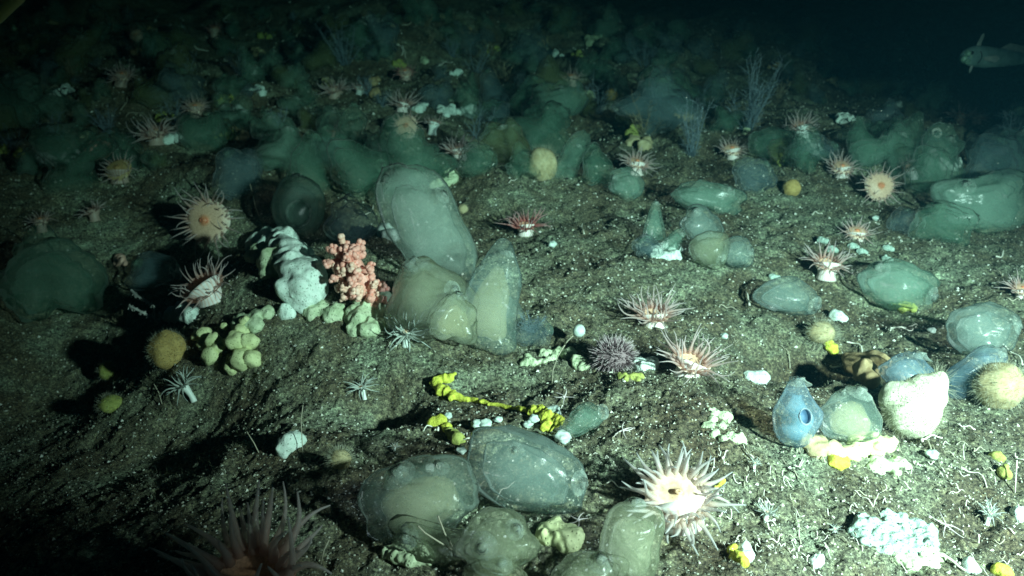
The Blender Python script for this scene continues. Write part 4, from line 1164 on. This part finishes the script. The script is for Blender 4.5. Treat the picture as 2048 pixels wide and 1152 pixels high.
pale_ball('small white ball left of the large cream anemone squirt group', 922, 900, 20)
for x, y, d in ((955, 848, 24), (972, 846, 24), (996, 838, 16), (896, 830, 16), (1056, 848, 18), (1068, 836, 22), (1020, 856, 16), (858, 934, 24)):
    pale_ball('small greyish white ball behind the foreground squirts, near the rope sponge', x, y, d, group='small pale balls by the rope sponge')
# ball on a thread stalk
P, t = at(1112, 710); s = t / F
root = empty('stalked_ball', P); tag(root, 'white ball held up on a thin curved stalk above the low crust', 'ball')
e = pt(1158, 662, t - 0.01)
mb = MB(); mb.tube([P, pt(1122, 700, t), pt(1135, 682, t - 0.005), pt(1150, 668, t - 0.01), e], 1.4 * s, 5); mb.build('stalk', M['thread'], P, root)
mb = MB(); mb.ball(e, 13 * s, 3, 0.1, 1.2, 18, 12); mb.build('head', M['ball'], P, root, None)
# little ring at the upper right
P, t = at(1874, 276); s = t / F; C = pt(1873, 266, t)
mb = MB(); mb.tube([C + RIGHT * (math.cos(k * 0.3307) * 8 * s) + UP * (math.sin(k * 0.3307) * 8 * s) for k in range(20)], 3 * s, 6, None, False)
tag(mb.build('ring_shell', M['tube'], P, None, None), 'small white ring shell in the dim upper right', 'shell')

def curl(px, py, length, ang, bend, rad, seed):
    """a thin tube lying on the seabed, laid out on the ground"""
    P, t = at(px, py); s = t / F
    rr = random.Random(seed)
    x, y, a = P.x, P.y, ang
    st = length * s / 8
    pts = []
    for k in range(9):
        g = on_ground(x, y)
        pts.append(g + Vector((0, 0, rad * s * 1.5 + 0.004 + 0.003 * math.sin(k * 1.3 + seed))))
        a += bend * rr.uniform(0.1, 1.9) / 8
        x += math.cos(a) * st
        y += math.sin(a) * st * 1.5
    mb = MB(); mb.tube(pts, [rad * s * (1 - 0.5 * k / 8) for k in range(9)], 5)
    return mb, P
NAMED = [
    ('bent white worm tube over the lemon lump', 876, 868, 46, 0.9, 3.2, 2.2, 'tube'),
    ('bright white curved tube under the cream ball sponge', 1842, 892, 62, 1.0, -1.2, 3.2, 'tube'),
    ('long white bent tube near the right edge', 1920, 944, 60, 0.6, -2.4, 2.2, 'tube'),
    ('looping white worm tube right of the lemon lump at mid right', 1692, 690, 60, 0.2, -3.5, 2.2, 'tube'),
    ('white hooked worm tube behind the looping one', 1776, 660, 60, -0.6, 2.2, 2.2, 'tube'),
    ('pale curled worm tube behind the slope of the brown sponge', 1660, 736, 50, -1.6, 2.6, 2.2, 'tube'),
    ('white zigzag tube along the wide hazy squirt at the right edge', 1988, 690, 60, -0.3, -1.6, 2.2, 'tube'),
    ('short white tube left of the clear oval squirt', 1498, 618, 34, 1.3, 0.4, 2.4, 'tube'),
    ('long white tube lying across the pale crust at the bottom right', 1840, 1120, 90, 0.6, -1.6, 4.0, 'tube'),
    ('white curl at the lower edge of the tallest central squirt', 925, 556, 30, 1.7, 0.5, 3.0, 'tube'),
    ('thin upright white tube between the two foreground squirts', 990, 1010, 60, 1.2, -0.6, 1.8, 'tube'),
    ('white hairpin tube left of the large cream anemone', 1212, 970, 40, 0.1, -0.8, 2.0, 'tube'),
    ('S-shaped white worm tube in the upper middle', 1004, 250, 40, -1.2, 2.4, 2.0, 'tube'),
    ('small looped white worm tube at right, beyond the triple squirt clump', 1438, 424, 36, 0.2, 5.5, 1.8, 'tube'),
    ('white curved worm tube at the right edge of the bare slope', 1990, 520, 52, 0.1, 1.2, 2.0, 'tube'),
    ('pinkish curled tube under the white thin-armed anemone', 792, 700, 36, 0.6, 4.2, 2.0, 'tube'),
]
for k, (lab, px, py, ln, an, be, ra, m) in enumerate(NAMED):
    mb, P = curl(px, py, ln, an, be, ra, k)
    tag(mb.build('worm_tube', M[m], P), lab, 'worm tube', 'white worm tubes')
rw = random.Random(77)
for k in range(230):
    px, py = rw.uniform(700, 2040), rw.uniform(330, 1140)
    if k < 60 or k > 130:
        px, py = rw.uniform(1420, 2040), rw.uniform(900, 1140)
    if 105 < k < 131:
        px, py = rw.uniform(20, 900), rw.uniform(40, 240)
    mb, P = curl(px, py, rw.uniform(14, 40), rw.uniform(0, 6.28), rw.uniform(-4, 4), rw.uniform(0.9, 1.7), k)
    tag(mb.build('worm_tube', M['tube' if rw.random() < 0.6 else 'thread'], P), 'short thin curled worm tube, one of many strewn on the sediment', 'worm tube', 'thin worm tubes strewn on the sediment')

def thread(label, pix, tilt=0.0, rad=1.1, m='thread'):
    P, t = at(*pix[0]); s = t / F
    pts = [pt(x, y, t - 0.02 * k * tilt) for k, (x, y) in enumerate(pix)]
    mb = MB(); mb.tube(pts, rad * s, 5)
    tag(mb.build('thread_stalk', M[m], P), label, 'stalk', 'thin upright stalks')
thread('thin grey stalk standing left of the round ringed squirt', [(518, 432), (510, 410), (506, 390), (500, 368)])
thread('tall thin stalk rising from the low crust left of the urchin', [(1104, 770), (1106, 740), (1116, 712), (1130, 690)], 0.2, 1.0)
thread('long pale stalk leaning over the left foreground squirt', [(934, 1128), (905, 1100), (872, 1080), (850, 1066), (836, 1052)], 0.6, 1.8)
thread('second pale stalk crossing the left foreground squirt', [(934, 1126), (908, 1098), (890, 1068), (876, 1032)], 0.6, 1.8)
thread('thin stalk in front of the furry white lump at lower left', [(606, 916), (604, 880), (602, 840), (606, 810)], 0.1, 1.0)
thread('thin stalk left of the furry white lump', [(520, 910), (508, 886), (494, 864)], 0.1, 1.2)
thread('thin bent stalk lying beside the dim big anemone at the bottom', [(642, 1128), (648, 1100), (658, 1080)], 0.1, 1.6)
thread('straight blue-grey needle standing at the right edge', [(2030, 986), (2032, 950), (2034, 920)], 0.1, 1.3, 'tube')
thread('thin stalk left of the leaning white-stalked anemone', [(324, 808), (318, 786), (308, 768)], 0.1, 1.0)

def brittle(label, px, py, span, seed):
    P, t = at(px, py); s = t / F; rr = random.Random(seed)
    root = empty('brittle_star', P); tag(root, label, 'brittle star')
    c = on_ground(P.x, P.y) + Vector((0, 0, 0.008))
    mb = MB(); mb.ball(c, (4 * s, 4 * s, 2.5 * s), 1, 0.1, 1, 12, 8); mb.build('body', M['star'], P, root, None)
    a0 = rr.uniform(0, 6)
    for k in range(5):
        a = a0 + k * 1.2566; x, y = c.x, c.y; pts = []
        b = rr.uniform(-1.6, 1.6)
        for j in range(8):
            pts.append(on_ground(x, y) + Vector((0, 0, 0.008))); a += b / 8
            x += math.cos(a) * span * s / 14; y += math.sin(a) * span * s / 14 * 1.2
        mb = MB(); mb.tube(pts, [2.0 * s * (1 - j / 9) for j in range(8)], 5); mb.build('arm', M['star'], P, root)
brittle('pale brittle star on the sediment behind the teal leaning squirt', 1128, 800, 46, 1)
brittle('thin brittle star beside the cracks above the large cream anemone', 1246, 868, 50, 2)
brittle('pink-grey brittle star with curled arms by the white crust at lower right', 1890, 1058, 70, 3)
brittle('small pale brittle star at the edge of the foreground squirt crust', 1156, 1048, 40, 4)

# ------------------------------------------------------------------ fish at the upper right
T = 3.1
s = T / F * 0.74
C0 = pt(1922, 112, T)
fish = empty('fish', C0); tag(fish, 'greenish fish swimming in from the right edge above the dark slope', 'fish')
Lf = 330 * s
HX = (RIGHT * 0.96 + Vector((0, 0.26, 0.0)) - Vector((0, 0, 0.07))).normalized()      # head to tail
HY = Vector((0, 0, 1)).cross(HX).normalized()
HZ = HX.cross(HY)
HY = HZ.cross(HX)
hs = [(0.0, 9, -2), (0.015, 15, -1), (0.04, 20, 0), (0.09, 26, 1), (0.16, 29, 1), (0.25, 29, 0), (0.4, 25, 0), (0.55, 19, 0), (0.7, 12, 0), (0.82, 7, 0), (0.9, 6, 0)]
mb = MB(); v, f = [], []
na = 22
for q, hh, dz in hs:
    for i in range(na):
        a = 2 * math.pi * i / na
        v.append(C0 + HX * (q * Lf) + HY * (math.cos(a) * hh * s * 0.62) + HZ * (math.sin(a) * hh * s + dz * s))
for j in range(len(hs) - 1):
    for i in range(na):
        i2 = (i + 1) % na
        f.append((j * na + i, j * na + i2, (j + 1) * na + i2, (j + 1) * na + i))
f.append(tuple(range(na - 1, -1, -1))); f.append(tuple((len(hs) - 1) * na + i for i in range(na)))
mb.add(v, f); mb.build('body', M['fish'], C0, fish, None)

def fin(name, outline, m, thick=1.2):
    mb = MB()
    pts = [C0 + HX * (x * s) + HZ * (z * s) + HY * (yy_ * s) for x, z, yy_ in outline]
    n = len(pts)
    v = [p + HY * (thick * s / 2) for p in pts] + [p - HY * (thick * s / 2) for p in pts]
    f = [tuple(range(n)), tuple(range(2 * n - 1, n - 1, -1))] + [(i, n + i, n + (i + 1) % n, (i + 1) % n) for i in range(n)]
    mb.add(v, f)
    return mb.build(name, M[m], C0, fish, None, False)
fin('dorsal_fin', [(40, 22, 0), (44, 40, 0), (50, 58, 0), (56, 62, 0), (58, 54, 0), (55, 38, 0), (56, 24, 0)], 'fishfin', 2.5)
fin('pelvic_fin', [(34, -22, -6), (30, -34, -8), (33, -44, -9), (38, -34, -8), (42, -22, -6)], 'fishfin', 2)
fin('tail_fin', [(295, 5, 0), (330, 26, 0), (342, 24, 0), (332, 0, 0), (342, -24, 0), (330, -26, 0), (295, -5, 0)], 'fishfin', 2)
fin('second_dorsal_fin', [(120, 24, 0), (150, 40, 0), (200, 34, 0), (250, 12, 0), (240, 8, 0), (180, 16, 0)], 'fishfin', 2)
fin('pectoral_fin', [(58, 2, -19), (92, 8, -25), (104, 0, -27), (92, -10, -26), (60, -6, -19)], 'fishfin', 2)
mb = MB()
for x, z, r_ in ((4, -6, 9), (12, 8, 9), (16, -12, 9), (24, 0, 8)):
    mb.ball(C0 + HX * (x * s) + HZ * (z * s) - HY * (9 * s), (r_ * s, r_ * 0.8 * s, r_ * s), x, 0.3, 1.8)
mb.build('face', M['fishface'], C0, fish, None)
for sd in (-1, 1):
    mb = MB(); mb.ball(C0 + HX * (22 * s) + HZ * (11 * s) + HY * (sd * 13 * s), 4.5 * s, 1, 0, 1, 14, 10)
    mb.build('eye', M['black'], C0, fish, None)
mb = MB(); mb.tube([C0 + HX * (1 * s) + HZ * (-8 * s) - HY * (k * s) + HX * (abs(k) * 0.8 * s) for k in range(-9, 10, 3)], 1.6 * s, 6)
mb.build('mouth', M['black'], C0, fish, None)

gp = []
for k in range(9):
    z = -16 + k * 4
    gp.append(C0 + HX * ((46 + 6 * (1 - (z / 16) ** 2)) * s) + HZ * (z * s) - HY * (18.2 * s * math.sqrt(max(0.05, 1 - (z / 27) ** 2))))
mb = MB(); mb.tube(gp, 1.3 * s, 5); mb.build('gill_slit', M['black'], C0, fish, None)

# drifting specks in the water
n = 420
sp = np.stack([rng.uniform(-1.0, 1.0, n), rng.uniform(0.5, 3.2, n), np.zeros(n)], -1)
sp[:, 0] *= 0.7 * sp[:, 1]
sp[:, 2] = ground_h(sp[:, 0], sp[:, 1]) + rng.uniform(0.02, 0.6, n)
sr = rng.uniform(0.0003, 0.0009, n)
sv = OCT[None] * sr[:, None, None] + sp[:, None, :]
o = np_mesh('marine_snow', sv.reshape(-1, 3), (OCF[None] + (np.arange(n) * 6)[:, None, None]).reshape(-1, 3), M['fleck'], np.repeat(rng.random(n), 6), smooth=False)
tag(o, 'tiny pale specks drifting in the water', 'marine snow', kind='stuff')

# the pale olive arm of the vehicle at the upper left corner
T2 = 1.5
s = T2 / F
p0, p1 = pt(-150, 150, T2), pt(14, -4, T2 - 0.05)
mb = MB()
ds = (p1 - p0)
mb.tube([p0 - ds * 1.2, p0 - ds * 0.3, p0, p0.lerp(p1, 0.5), p1, p1 + ds * 0.8, p1 + ds * 1.6], [24 * s] * 5 + [22 * s, 20 * s], 20)
tag(mb.build('vehicle_arm', M['hose'], p0, None, None), 'pale olive arm crossing the upper left corner close to the viewer', 'vehicle arm')
